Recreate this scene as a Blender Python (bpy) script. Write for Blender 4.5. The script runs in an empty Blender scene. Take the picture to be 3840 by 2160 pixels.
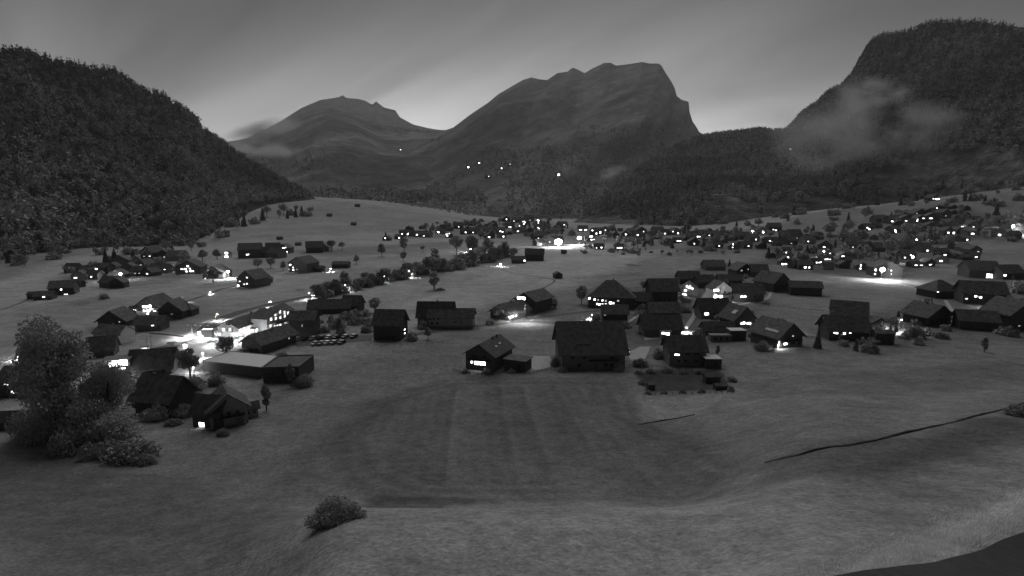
import bpy, bmesh, math, random
import numpy as np
from mathutils import Vector, Matrix
from mathutils.bvhtree import BVHTree

random.seed(7); np.random.seed(7)
S = bpy.context.scene
C = S.collection
R = math.radians

# ------------------------------------------------------------------ camera
F = 2100.0                      # focal length in pixels of the 3840 px wide photograph
PITCH = math.atan(335 / F)      # looking slightly down into the valley
CAM = Vector((0, 0, 40.0))
cam = bpy.data.cameras.new('camera'); cam.sensor_width = 36.0; cam.lens = F / 3840 * 36
cam.clip_start = 0.5; cam.clip_end = 40000
cam_o = bpy.data.objects.new('camera', cam); C.objects.link(cam_o)
cam_o.location = CAM; cam_o.rotation_euler = (math.pi / 2 - PITCH, 0, 0)
S.camera = cam_o

# ------------------------------------------------------------------ sky and twilight
SUN_AZ = R(-4)                   # the afterglow stands behind the table mountain
w = bpy.data.worlds.new('World'); S.world = w; w.use_nodes = True
nt = w.node_tree; nt.nodes.clear()
def N(t, typ, **kw):
    n = t.nodes.new(typ)
    for k, v in kw.items(): setattr(n, k, v)
    return n
def L(t, a, b): t.links.new(a, b)
out = N(nt, 'ShaderNodeOutputWorld'); bg = N(nt, 'ShaderNodeBackground')
sky = N(nt, 'ShaderNodeTexSky', sky_type='NISHITA', sun_disc=False)
sky.sun_elevation = R(-3); sky.sun_rotation = SUN_AZ; sky.altitude = 800
sky.air_density = 1.0; sky.dust_density = 0.5; sky.ozone_density = 1.0
bw = N(nt, 'ShaderNodeRGBToBW'); L(nt, sky.outputs[0], bw.inputs[0])
gain = N(nt, 'ShaderNodeMath', operation='MULTIPLY'); gain.inputs[1].default_value = 4.25; L(nt, bw.outputs[0], gain.inputs[0])
tone = N(nt, 'ShaderNodeMath', operation='POWER'); tone.inputs[1].default_value = 2.1; L(nt, gain.outputs[0], tone.inputs[0])   # the night camera's contrast
tc = N(nt, 'ShaderNodeTexCoord')
sep = N(nt, 'ShaderNodeSeparateXYZ'); L(nt, tc.outputs['Generated'], sep.inputs[0])
# high thin cloud: the view direction is carried up to a flat cloud layer
za = N(nt, 'ShaderNodeMath', operation='MAXIMUM'); za.inputs[1].default_value = 0.0; L(nt, sep.outputs[2], za.inputs[0])
zb = N(nt, 'ShaderNodeMath', operation='ADD'); zb.inputs[1].default_value = 0.22; L(nt, za.outputs[0], zb.inputs[0])
dx = N(nt, 'ShaderNodeMath', operation='DIVIDE'); L(nt, sep.outputs[0], dx.inputs[0]); L(nt, zb.outputs[0], dx.inputs[1])
dy = N(nt, 'ShaderNodeMath', operation='DIVIDE'); L(nt, sep.outputs[1], dy.inputs[0]); L(nt, zb.outputs[0], dy.inputs[1])
comb = N(nt, 'ShaderNodeCombineXYZ'); L(nt, dx.outputs[0], comb.inputs[0]); L(nt, dy.outputs[0], comb.inputs[1])
mp = N(nt, 'ShaderNodeMapping', vector_type='TEXTURE'); mp.inputs['Rotation'].default_value = (0, 0, R(135)); mp.inputs['Scale'].default_value = (3.0, 0.9, 1)
mp.inputs['Location'].default_value = (7.0, 3.0, 0)
L(nt, comb.outputs[0], mp.inputs[0])
nz = N(nt, 'ShaderNodeTexNoise'); nz.inputs['Scale'].default_value = 0.9; nz.inputs['Detail'].default_value = 5; nz.inputs['Roughness'].default_value = 0.5
nz.inputs['Distortion'].default_value = 0.5
L(nt, mp.outputs[0], nz.inputs['Vector'])
cr = N(nt, 'ShaderNodeMapRange'); cr.inputs['From Min'].default_value = 0.3; cr.inputs['From Max'].default_value = 0.7
cr.inputs['To Min'].default_value = 0.40; cr.inputs['To Max'].default_value = 1.2
L(nt, nz.outputs['Fac'], cr.inputs['Value'])
mul = N(nt, 'ShaderNodeMath', operation='MULTIPLY'); L(nt, tone.outputs[0], mul.inputs[0]); L(nt, cr.outputs[0], mul.inputs[1])
L(nt, mul.outputs[0], bg.inputs['Color']); bg.inputs['Strength'].default_value = 0.1
L(nt, bg.outputs[0], out.inputs['Surface'])

sun = bpy.data.lights.new('sun', 'SUN'); sun.energy = 0.42; sun.angle = R(60); sun.color = (1, 1, 1)
sun_o = bpy.data.objects.new('sun', sun); C.objects.link(sun_o)
sun_o.rotation_euler = (R(-48), 0, -SUN_AZ)      # a broad soft glow from high above the far end of the valley
S.view_settings.view_transform = 'Standard'; S.view_settings.look = 'None'
S.view_settings.exposure = 1.8; S.view_settings.gamma = 1.0; S.view_settings.use_curve_mapping = False
S.render.engine = 'CYCLES'
S.cycles.use_denoising = True
S.cycles.max_bounces = 6; S.cycles.diffuse_bounces = 2; S.cycles.glossy_bounces = 2; S.cycles.volume_bounces = 0
S.cycles.transparent_max_bounces = 8
S.cycles.sample_clamp_indirect = 2.0
S.cycles.volume_step_rate = 2.0; S.cycles.volume_max_steps = 64

# ------------------------------------------------------------------ helpers: pixels, terrain
CP, SP = math.cos(PITCH), math.sin(PITCH)
def ray(u, v):
    a = (u - 1920) / F; b = (1080 - v) / F
    return Vector((a, CP + b * SP, -SP + b * CP))
def at(u, v, y):                       # the point at forward distance y seen at a photograph pixel
    d = ray(u, v); return CAM + d * (y / d.y)
def pix(p):                            # photograph pixel of a world point
    q = Vector(p) - CAM; f = q.y * CP - q.z * SP; up = q.y * SP + q.z * CP
    return (1920 + F * q.x / f, 1080 - F * up / f)

def smooth(e0, e1, x):
    t = np.clip((x - e0) / (e1 - e0), 0, 1); return t * t * (3 - 2 * t)
def hermite(xs, ys, x):                # monotone cubic
    xs = np.array(xs, float); ys = np.array(ys, float)
    h = np.diff(xs); dl = np.diff(ys) / h; m = np.zeros_like(xs)
    m[1:-1] = np.where(dl[1:] * dl[:-1] > 0, 2 * dl[1:] * dl[:-1] / (dl[1:] + dl[:-1] + 1e-12), 0)
    m[0] = dl[0]; m[-1] = dl[-1]
    x = np.clip(x, xs[0], xs[-1]); i = np.clip(np.searchsorted(xs, x) - 1, 0, len(xs) - 2)
    t = (x - xs[i]) / h[i]
    return (2*t**3 - 3*t**2 + 1) * ys[i] + (t**3 - 2*t**2 + t) * h[i] * m[i] + (3*t**2 - 2*t**3) * ys[i+1] + (t**3 - t**2) * h[i] * m[i+1]

# gradient-noise helper, vectorised
_perm = np.random.RandomState(3).rand(256, 256)
def vnoise(x, y):
    xi = np.floor(x).astype(int); yi = np.floor(y).astype(int); fx = x - xi; fy = y - yi
    fx = fx * fx * (3 - 2 * fx); fy = fy * fy * (3 - 2 * fy)
    g = lambda a, b: _perm[a & 255, b & 255]
    return (g(xi, yi) * (1 - fx) + g(xi + 1, yi) * fx) * (1 - fy) + (g(xi, yi + 1) * (1 - fx) + g(xi + 1, yi + 1) * fx) * fy - 0.5
def fbm(x, y, o=4):
    s = 0; a = 1.0
    for i in range(o):
        s = s + a * vnoise(x + 17.3 * i, y - 9.1 * i); x = x * 2.03; y = y * 2.03; a *= 0.5
    return s

PC = ([-60, 0, 10, 20, 30, 38, 44, 52, 62, 80, 110, 145], [60, 34, 28, 21.5, 17.6, 16.0, 14.0, 8.6, 4.6, 2.4, 0.6, 0])
PL = ([-60, 0, 10, 20, 32, 40, 58, 80, 110, 145], [60, 34, 27, 19.5, 13, 10.4, 6, 2.4, .6, 0])
PR = ([-60, 0, 10, 26, 48, 70, 115, 160, 210], [62, 36, 31, 21.5, 14.6, 10.2, 3.4, .8, 0])
# thin-plate spline for the far valley: (u, v, y) seen points and plain (x, y, 0) floor points
_cp = []
for y in (230, 300, 380, 470):
    for a in (-1.0, -0.7, -0.4, -0.1, 0.2, 0.5, 0.8, 1.05): _cp.append((a * y, y, 0.0))
for u in (1300, 1600, 1900, 2200, 2500): p = at(u, 900, 560); _cp.append((p.x, 560, 0.0))
for u in (1900, 2200, 2500): p = at(u, 860, 700); _cp.append((p.x, 700, 1.0))
for (u, v, y) in ((0, 960, 350), (-500, 950, 330), (250, 930, 430), (560, 925, 490), (700, 925, 500), (800, 870, 600), (900, 815, 760),
                  (1000, 770, 900), (1180, 748, 1050), (1330, 775, 950), (1640, 806, 1000), (2000, 836, 860), (1440, 870, 640), (1240, 860, 640), (1000, 880, 560),
                  (1500, 770, 1150), (1800, 810, 1150), (2300, 838, 900), (2700, 866, 690), (3000, 800, 820), (3400, 760, 800), (3550, 742, 800), (3840, 700, 720), (4300, 690, 640),
                  (3840, 850, 520), (3300, 865, 590), (3840, 950, 390), (3000, 880, 600), (4300, 900, 400), (2800, 830, 850), (3600, 850, 540)):
    p = at(u, v, y); _cp.append((p.x, p.y, p.z))
_cp = np.array(_cp); _sc = 300.0
def _K(r2): return np.where(r2 > 1e-9, 0.5 * r2 * np.log(r2 + 1e-12), 0)
_P = _cp[:, :2] / _sc; _n = len(_P)
_A = np.zeros((_n + 3, _n + 3)); _A[:_n, :_n] = _K(((_P[:, None] - _P[None]) ** 2).sum(2)) + np.eye(_n) * 0.02
_A[:_n, _n] = 1; _A[:_n, _n+1:] = _P; _A[_n:, :_n] = _A[:_n, _n:].T
_W = np.linalg.solve(_A, np.concatenate([_cp[:, 2], [0, 0, 0]]))
def tps(x, y):
    q = np.stack([x, y], -1) / _sc; o = np.zeros(len(q))
    for s in range(0, len(q), 40000):
        z = q[s:s+40000]; o[s:s+40000] = _K(((z[:, None] - _P[None]) ** 2).sum(2)) @ _W[:_n] + _W[_n] + z @ _W[_n+1:]
    return o
def zt(x, y):
    x = np.atleast_1d(np.asarray(x, float)); y = np.atleast_1d(np.asarray(y, float))
    a = x / np.maximum(y, 15)
    l = smooth(-0.30, -0.62, a); r = smooth(0.28, 0.62, a)
    zc = hermite(*PC, y); near = zc * (1 - l - r) + hermite(*PL, y) * l + hermite(*PR, y) * r
    far = np.clip(tps(x, np.clip(y, 100, 1250)), -1.5, 90) * smooth(230, 420, y)
    far = far * (1 - smooth(1200, 2500, y))
    und = fbm(x / 60, y / 60, 3) * 1.3 * smooth(20, 80, y) * (1 - smooth(120, 170, y)) + fbm(x / 16 + 5, y / 16, 2) * 0.35 * (1 - smooth(60, 140, y))
    return near + far + und
def z1(x, y): return float(zt([x], [y])[0])

# ------------------------------------------------------------------ helpers: materials
MATS = {}
def mat(name, base, rough=0.9, var=0.0, scale=5.0, bump=0.0, emit=0.0, metal=0.0, spec=0.2, detail=4.0, attr=None, stretch=None):
    if name in MATS: return MATS[name]
    m = bpy.data.materials.new(name); m.use_nodes = True; t = m.node_tree
    b = t.nodes['Principled BSDF']; b.inputs['Roughness'].default_value = rough; b.inputs['Metallic'].default_value = metal
    b.inputs['Specular IOR Level'].default_value = spec
    b.inputs['Base Color'].default_value = (base, base, base, 1)
    if var or bump:
        g = N(t, 'ShaderNodeNewGeometry'); nzz = N(t, 'ShaderNodeTexNoise'); nzz.inputs['Scale'].default_value = scale; nzz.inputs['Detail'].default_value = detail
        nzz.inputs['Roughness'].default_value = 0.6
        if stretch:
            mm = N(t, 'ShaderNodeMapping'); mm.inputs['Scale'].default_value = stretch; L(t, g.outputs['Position'], mm.inputs[0]); L(t, mm.outputs[0], nzz.inputs['Vector'])
        else: L(t, g.outputs['Position'], nzz.inputs['Vector'])
        mr = N(t, 'ShaderNodeMapRange'); mr.inputs['From Min'].default_value = 0.25; mr.inputs['From Max'].default_value = 0.75
        mr.inputs['To Min'].default_value = base * (1 - var); mr.inputs['To Max'].default_value = base * (1 + var)
        L(t, nzz.outputs['Fac'], mr.inputs['Value']); src = mr.outputs[0]
        if attr:
            at_ = N(t, 'ShaderNodeAttribute', attribute_name=attr); mu = N(t, 'ShaderNodeMath', operation='MULTIPLY')
            L(t, src, mu.inputs[0]); L(t, at_.outputs['Fac'], mu.inputs[1]); src = mu.outputs[0]
        L(t, src, b.inputs['Base Color'])
        if bump:
            bp = N(t, 'ShaderNodeBump'); bp.inputs['Strength'].default_value = min(1, bump); bp.inputs['Distance'].default_value = bump
            L(t, nzz.outputs['Fac'], bp.inputs['Height']); L(t, bp.outputs[0], b.inputs['Normal'])
    if emit:
        b.inputs['Emission Color'].default_value = (1, 1, 1, 1); b.inputs['Emission Strength'].default_value = emit
    MATS[name] = m; return m

# ------------------------------------------------------------------ helpers: meshes and tagging
def mesh_np(name, V, Fq, m=None, smooth_=False):
    me = bpy.data.meshes.new(name)
    V = np.asarray(V, np.float32); Fq = np.asarray(Fq, np.int32); k = Fq.shape[1]
    me.vertices.add(len(V)); me.vertices.foreach_set('co', V.ravel())
    me.loops.add(Fq.size); me.loops.foreach_set('vertex_index', Fq.ravel())
    me.polygons.add(len(Fq)); me.polygons.foreach_set('loop_start', np.arange(0, Fq.size, k, dtype=np.int32))
    if smooth_: me.polygons.foreach_set('use_smooth', np.ones(len(Fq), bool))
    if m: me.materials.append(m)
    me.update(calc_edges=True); me.validate(); return me
def link(name, me, parent=None, loc=None, rz=0, scale=None):
    o = bpy.data.objects.new(name, me); C.objects.link(o)
    if parent: o.parent = parent
    if loc is not None: o.location = loc
    if rz: o.rotation_euler = (0, 0, rz)
    if scale is not None: o.scale = scale
    return o
def tag(o, label=None, cat=None, group=None, kind=None):
    if label: o['label'] = label
    if cat: o['category'] = cat
    if group: o['group'] = group
    if kind: o['kind'] = kind
    return o
def empty(name, loc, rz=0, label=None, cat=None, group=None):
    o = bpy.data.objects.new(name, None); o.empty_display_size = 0.5; C.objects.link(o)
    o.location = loc; o.rotation_euler = (0, 0, rz); return tag(o, label, cat, group)
class MB:                               # collects polygons for ONE mesh
    def __init__(s): s.v = []; s.f = []
    def poly(s, pts):
        i = len(s.v); s.v += [tuple(p) for p in pts]; s.f.append(tuple(range(i, i + len(pts))))
    def box(s, c, d):
        x, y, z = c; a, b, e = d[0] / 2, d[1] / 2, d[2] / 2; i = len(s.v)
        s.v += [(x+sx*a, y+sy*b, z+sz*e) for sz in (-1, 1) for sy in (-1, 1) for sx in (-1, 1)]
        s.f += [tuple(i + k for k in q) for q in ((0,2,3,1), (4,5,7,6), (0,1,5,4), (2,6,7,3), (0,4,6,2), (1,3,7,5))]
    def prism(s, pts, off):              # closed prism: polygon pts extruded by vector off
        n = len(pts); i = len(s.v); s.v += [tuple(p) for p in pts] + [tuple(Vector(p) + Vector(off)) for p in pts]
        s.f.append(tuple(i + k for k in range(n))[::-1]); s.f.append(tuple(i + n + k for k in range(n)))
        for k in range(n): s.f.append((i + k, i + (k + 1) % n, i + n + (k + 1) % n, i + n + k))
    def tube(s, p0, p1, r0, r1, n=8):
        p0, p1 = Vector(p0), Vector(p1); d = (p1 - p0).normalized(); a = d.orthogonal().normalized(); b = d.cross(a); i = len(s.v)
        for p, r in ((p0, r0), (p1, r1)):
            for k in range(n):
                t = 2 * math.pi * k / n; s.v.append(tuple(p + (a * math.cos(t) + b * math.sin(t)) * r))
        for k in range(n): s.f.append((i + k, i + (k + 1) % n, i + n + (k + 1) % n, i + n + k))
        s.f.append(tuple(i + k for k in range(n))[::-1]); s.f.append(tuple(i + n + k for k in range(n)))
    def mesh(s, name, m):
        me = bpy.data.meshes.new(name); me.from_pydata(s.v, [], s.f); me.materials.append(m); me.update(); return me
    def build(s, name, m, parent=None, **k): return link(name, s.mesh(name, m), parent, **k)
GRASS = 0.335                            # meadow grass is pale in the near infrared this night camera sees
LIT = 1.6                               # radiance of an ordinary lit window
HAZE = 0.00006
# ================================================================== the land
# ---- ground sheet: a polar grid that thins out with distance
ang = np.concatenate([np.linspace(-180, -58, 40)[:-1], np.linspace(-58, 58, 520), np.linspace(58, 180, 40)[1:-1]])
rad = np.concatenate([[0.5, 2, 4, 6, 8, 10, 12], np.geomspace(13.5, 420, 430), np.geomspace(428, 14000, 110)])
AA, RR = np.meshgrid(np.radians(ang), rad)
GX = (RR * np.sin(AA)).ravel(); GY = (RR * np.cos(AA)).ravel(); GZ = zt(GX, GY)
na, nr = len(ang), len(rad)
i0 = (np.arange(nr - 1)[:, None] * na + np.arange(na)[None]); nx = np.roll(np.arange(na), -1)
GF = np.stack([i0, i0 + na, np.arange(1, nr)[:, None] * na + nx[None], np.arange(nr - 1)[:, None] * na + nx[None]], -1).reshape(-1, 4)
GF = np.concatenate([GF, [[0, na // 4, na // 2, 3 * na // 4]]])
# a quick hit test on the analytic ground, used to lay out fields, roads and everything that stands on the floor
_ts = np.geomspace(3, 3000, 3000)
def gh(u, v):
    d = ray(u, v); x = d.x / d.y * _ts; z = CAM.z + d.z / d.y * _ts
    g = zt(x, _ts); k = np.argmax(z < g)
    if k == 0: k = len(_ts) - 1
    a, b = z[k-1] - g[k-1], z[k] - g[k]; t = _ts[k-1] + (_ts[k] - _ts[k-1]) * a / (a - b + 1e-9)
    return Vector((d.x / d.y * t, t, z1(d.x / d.y * t, t)))
def ppoly(px): return np.array([[p.x, p.y] for p in (gh(*q) for q in px)])
def poly_dist(P, X, Y):                # signed distance, negative inside
    ins = np.zeros(len(X), bool); d = np.full(len(X), 1e9); n = len(P)
    for i in range(n):
        a, b = P[i], P[(i + 1) % n]; e = b - a
        wx, wy = X - a[0], Y - a[1]; t = np.clip((wx * e[0] + wy * e[1]) / (e @ e + 1e-9), 0, 1)
        d = np.minimum(d, np.hypot(wx - t * e[0], wy - t * e[1]))
        c = ((a[1] > Y) != (b[1] > Y)) & (X < (b[0] - a[0]) * (Y - a[1]) / (b[1] - a[1] + 1e-12) + a[0]); ins ^= c
    return np.where(ins, -d, d)
# ---- fields: grass tone of each parcel; cut differs, some light and shade is painted in
TONE = np.ones(len(GX))
near_sel = np.where((RR.ravel() < 1600) & (GY > 5))[0]
FIELDS = [  # photograph outline, tone, edge softness in metres
    ([(1380, 1500), (1700, 1415), (2330, 1420), (2400, 1560), (2560, 1640), (2850, 1740), (2700, 1860), (2300, 1880), (1900, 1885), (1500, 1880), (1290, 1800), (1250, 1650)], 0.77, 2.2),
    ([(2390, 1480), (2740, 1470), (2610, 1560), (2400, 1585)], 1.28, .7),
    ([(2400, 1590), (2600, 1560), (2870, 1735), (2620, 1700), (2440, 1640)], 0.86, 1.5),
    ([(2760, 1440), (3300, 1400), (3840, 1340), (3840, 1420), (3300, 1480), (2800, 1500)], 0.84, 2.0),
    ([(2870, 1740), (3400, 1630), (3840, 1530), (3900, 1640), (3300, 1800), (2800, 1850)], 0.66, 2.0),
    ([(0, 1640), (300, 1700), (600, 1800), (1000, 1960), (700, 2160), (0, 2160), (-300, 1800)], 0.76, 3.0),  # darker tone over the lower left slope
    ([(1240, 1915), (1700, 1892), (2000, 1876), (2400, 1885), (3000, 1930), (3300, 2160), (900, 2160), (950, 2000)], 1.12, .7),  # lit near mound, its light painted as a paler tone
    ([(1375, 1868), (1500, 1862), (1700, 1866), (1880, 1884), (1700, 1896), (1450, 1908), (1370, 1905)], .62, .8),  # hollow behind the crest, its shade painted as a darker tone
    ([(2950, 2290), (3200, 2130), (3480, 1995), (3840, 1845), (4000, 1790), (4000, 1900), (3840, 1955), (3500, 2100), (3200, 2290)], 2.3, .8),  # verge bank, the light falling on it painted into the tone
    ([(3450, 1640), (3840, 1560), (3900, 1620), (3600, 1720), (3300, 1760)], .8, 2),
    ([(0, 1180), (400, 1120), (760, 1110), (780, 1180), (500, 1260), (300, 1260), (0, 1300)], 0.86, 5.0),
    ([(380, 1075), (600, 1035), (700, 1040), (690, 1052), (520, 1072), (400, 1085)], 0.70, 4.0),
    ([(240, 1135), (390, 1108), (400, 1125), (300, 1145)], 0.72, 4.0),
    ([(980, 880), (1500, 925), (1200, 960), (1100, 1000), (900, 1000), (1000, 930)], 0.92, 8.0),
    ([(1100, 940), (1700, 905), (1690, 935), (1250, 965)], 0.72, 6.0),
    ([(1950, 1040), (2300, 1030), (2560, 1018), (2560, 1026), (2300, 1040), (2000, 1052)], 0.86, 3.0),
    ([(2340, 988), (2420, 994), (2380, 999), (2350, 997)], 0.55, 1.2),
    ([(1110, 1085), (1145, 1087), (1140, 1092), (1112, 1092)], 0.5, 1.0),
]
FIELDS += [
    ([(900, 815), (1180, 746), (1640, 804), (2000, 834), (1440, 872), (1000, 890), (780, 910)], .86, 10.0),
    ([(1650, 1100), (1900, 1000), (2100, 965), (2560, 955), (2850, 960), (2620, 1010), (2430, 1040), (2180, 1060), (2050, 1100), (1800, 1150), (1400, 1160)], 1.2, 4.0),
    ([(2220, 1100), (2430, 1070), (2560, 1035), (2640, 985), (2880, 985), (2890, 1060), (2880, 1140), (2840, 1230), (2760, 1290), (2420, 1300), (2230, 1220)], .70, 4.0),
    ([(480, 1400), (720, 1400), (800, 1460), (770, 1590), (480, 1590), (420, 1480)], .72, 3.0),
    ([(1130, 1180), (1420, 1170), (1430, 1260), (1180, 1265)], .76, 3.0),
    ([(3090, 1190), (3280, 1180), (3480, 1080), (3620, 1020), (3900, 1000), (3900, 1290), (3560, 1280), (3380, 1330), (3090, 1320)], .74, 4.0),
    ([(1440, 895), (1600, 852), (1880, 834), (2040, 828), (2160, 856), (2500, 862), (2890, 878), (2890, 940), (2200, 935), (2150, 890), (1880, 896), (1600, 892)], .74, 8.0),
    ([(2890, 885), (3300, 870), (3560, 880), (3660, 930), (3640, 985), (3400, 1020), (3080, 1025), (2860, 985)], .66, 6.0),
    ([(3220, 850), (3420, 796), (3560, 762), (3700, 800), (3840, 820), (3840, 910), (3600, 890), (3400, 864)], .66, 6.0),
    ([(130, 1130), (210, 1030), (330, 1000), (520, 955), (700, 950), (780, 1000), (680, 1035), (480, 1045), (300, 1065)], .74, 5.0),
    ([(2378, 1398), (2500, 1384), (2705, 1386), (2740, 1458), (2560, 1466), (2420, 1470), (2400, 1425)], .34, .7),
    ([(2700, 872), (2850, 850), (3000, 806), (3300, 770), (3600, 735), (3840, 690), (4200, 660), (4200, 560), (3400, 640), (2900, 760)], .66, 10.0),
    ([(-500, 980), (0, 890), (260, 885), (400, 905), (330, 950), (200, 985), (0, 1060), (-300, 1120)], .66, 8.0),
    ([(1250, 1560), (1420, 1490), (1560, 1450), (1300, 1640), (1180, 1760), (1100, 1800)], .86, 3.0),
    ([(2740, 1500), (2900, 1620), (3100, 1660), (3500, 1570), (3840, 1480), (3840, 1440), (3300, 1500)], 1.1, 2.0),
    ([(1300, 1010), (1620, 1000), (1500, 1030), (1290, 1052)], .84, 3.0),
    ([(700, 1110), (1100, 1010), (1180, 1030), (1000, 1120), (850, 1160)], 1.08, 3.0)]
FIELD0 = None
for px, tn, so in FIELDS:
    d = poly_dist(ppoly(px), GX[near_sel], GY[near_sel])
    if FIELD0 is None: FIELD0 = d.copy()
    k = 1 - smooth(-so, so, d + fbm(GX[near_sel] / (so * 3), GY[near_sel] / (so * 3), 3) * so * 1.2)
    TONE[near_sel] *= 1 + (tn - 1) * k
# mowing swaths on the big field in front of the farm
nX, nY = GX[near_sel], GY[near_sel]
wx = nX + .10 * (nY - 60) + 2.0 * fbm(nX / 40, nY / 60, 2)                      # straight swaths running away from the camera
strip_t = _perm[(np.floor(wx / 2.4).astype(int)) & 255, 7] - .5                 # every swath a little different
edge_w = smooth(-9, -4, FIELD0)                                                # headland: a few rounds along the edge
sw1 = .06 * np.sin(wx / 2.4 * 2 * np.pi) + .33 * strip_t
sw2 = .12 * np.sin((FIELD0 + 1.2 * fbm(nX / 22, nY / 22, 3)) / .5)
TONE[near_sel] *= 1 + np.where(FIELD0 < 0, (sw1 * (1 - edge_w) + sw2 * edge_w) * (.5 + np.clip(fbm(nX / 14 + 4, nY / 14, 3) + .4, 0, 1)) * smooth(0, -1.5, FIELD0), 0)
# elsewhere the swaths run along the slope
sl = GX[near_sel] * .25 + GY[near_sel]
TONE[near_sel] *= 1 + np.where(FIELD0 > 1, .055 * np.sin(sl / 1.1 + 6 * fbm(GX[near_sel] / 45, GY[near_sel] / 45, 3)) * np.clip(fbm(GX[near_sel] / 30 + 9, GY[near_sel] / 30, 3) + .5, 0, 1), 0) * (GY[near_sel] < 420)
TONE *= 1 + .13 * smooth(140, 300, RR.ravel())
TONE *= 1 + 0.16 * fbm(GX / 35, GY / 35, 4) + .12 * fbm(GX / 7 + GY / 20, GY / 30, 3) * smooth(170, 60, RR.ravel())
m_grass = bpy.data.materials.new('meadow_grass'); m_grass.use_nodes = True
def grass_mat(m, base, attr=True):
    t = m.node_tree; b = t.nodes['Principled BSDF']; b.inputs['Roughness'].default_value = 1.0; b.inputs['Specular IOR Level'].default_value = 0.0
    g = N(t, 'ShaderNodeNewGeometry')
    n1 = N(t, 'ShaderNodeTexNoise'); n1.inputs['Scale'].default_value = 0.16; n1.inputs['Detail'].default_value = 6; n1.inputs['Roughness'].default_value = 0.65
    n2 = N(t, 'ShaderNodeTexNoise'); n2.inputs['Scale'].default_value = 2.6; n2.inputs['Detail'].default_value = 5; n2.inputs['Roughness'].default_value = 0.75
    n4 = N(t, 'ShaderNodeTexNoise'); n4.inputs['Scale'].default_value = 0.7; n4.inputs['Detail'].default_value = 6; n4.inputs['Roughness'].default_value = 0.7
    n3 = N(t, 'ShaderNodeTexNoise'); n3.inputs['Scale'].default_value = 0.022; n3.inputs['Detail'].default_value = 4
    for n in (n1, n2, n3, n4): L(t, g.outputs['Position'], n.inputs['Vector'])
    def rng(n, lo, hi):
        r = N(t, 'ShaderNodeMapRange'); r.inputs['From Min'].default_value = .3; r.inputs['From Max'].default_value = .7; r.inputs['To Min'].default_value = lo; r.inputs['To Max'].default_value = hi
        L(t, n.outputs['Fac'], r.inputs['Value']); return r.outputs[0]
    def mulv(a, c):
        q = N(t, 'ShaderNodeMath', operation='MULTIPLY'); L(t, a, q.inputs[0])
        if isinstance(c, float): q.inputs[1].default_value = c
        else: L(t, c, q.inputs[1])
        return q.outputs[0]
    v = mulv(mulv(mulv(mulv(rng(n1, .80, 1.2), rng(n2, .62, 1.38)), rng(n3, .88, 1.12)), rng(n4, .76, 1.24)), base)
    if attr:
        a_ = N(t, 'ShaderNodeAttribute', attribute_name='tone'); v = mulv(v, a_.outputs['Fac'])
    L(t, v, b.inputs['Base Color'])
    bp = N(t, 'ShaderNodeBump'); bp.inputs['Strength'].default_value = 0.8; bp.inputs['Distance'].default_value = 0.5
    L(t, n4.outputs['Fac'], bp.inputs['Height']); L(t, bp.outputs[0], b.inputs['Normal'])
grass_mat(m_grass, GRASS)
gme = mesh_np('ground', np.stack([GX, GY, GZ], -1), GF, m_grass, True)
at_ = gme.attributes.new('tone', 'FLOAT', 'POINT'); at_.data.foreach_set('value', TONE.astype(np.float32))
ground = tag(link('ground', gme), kind='structure')

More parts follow.
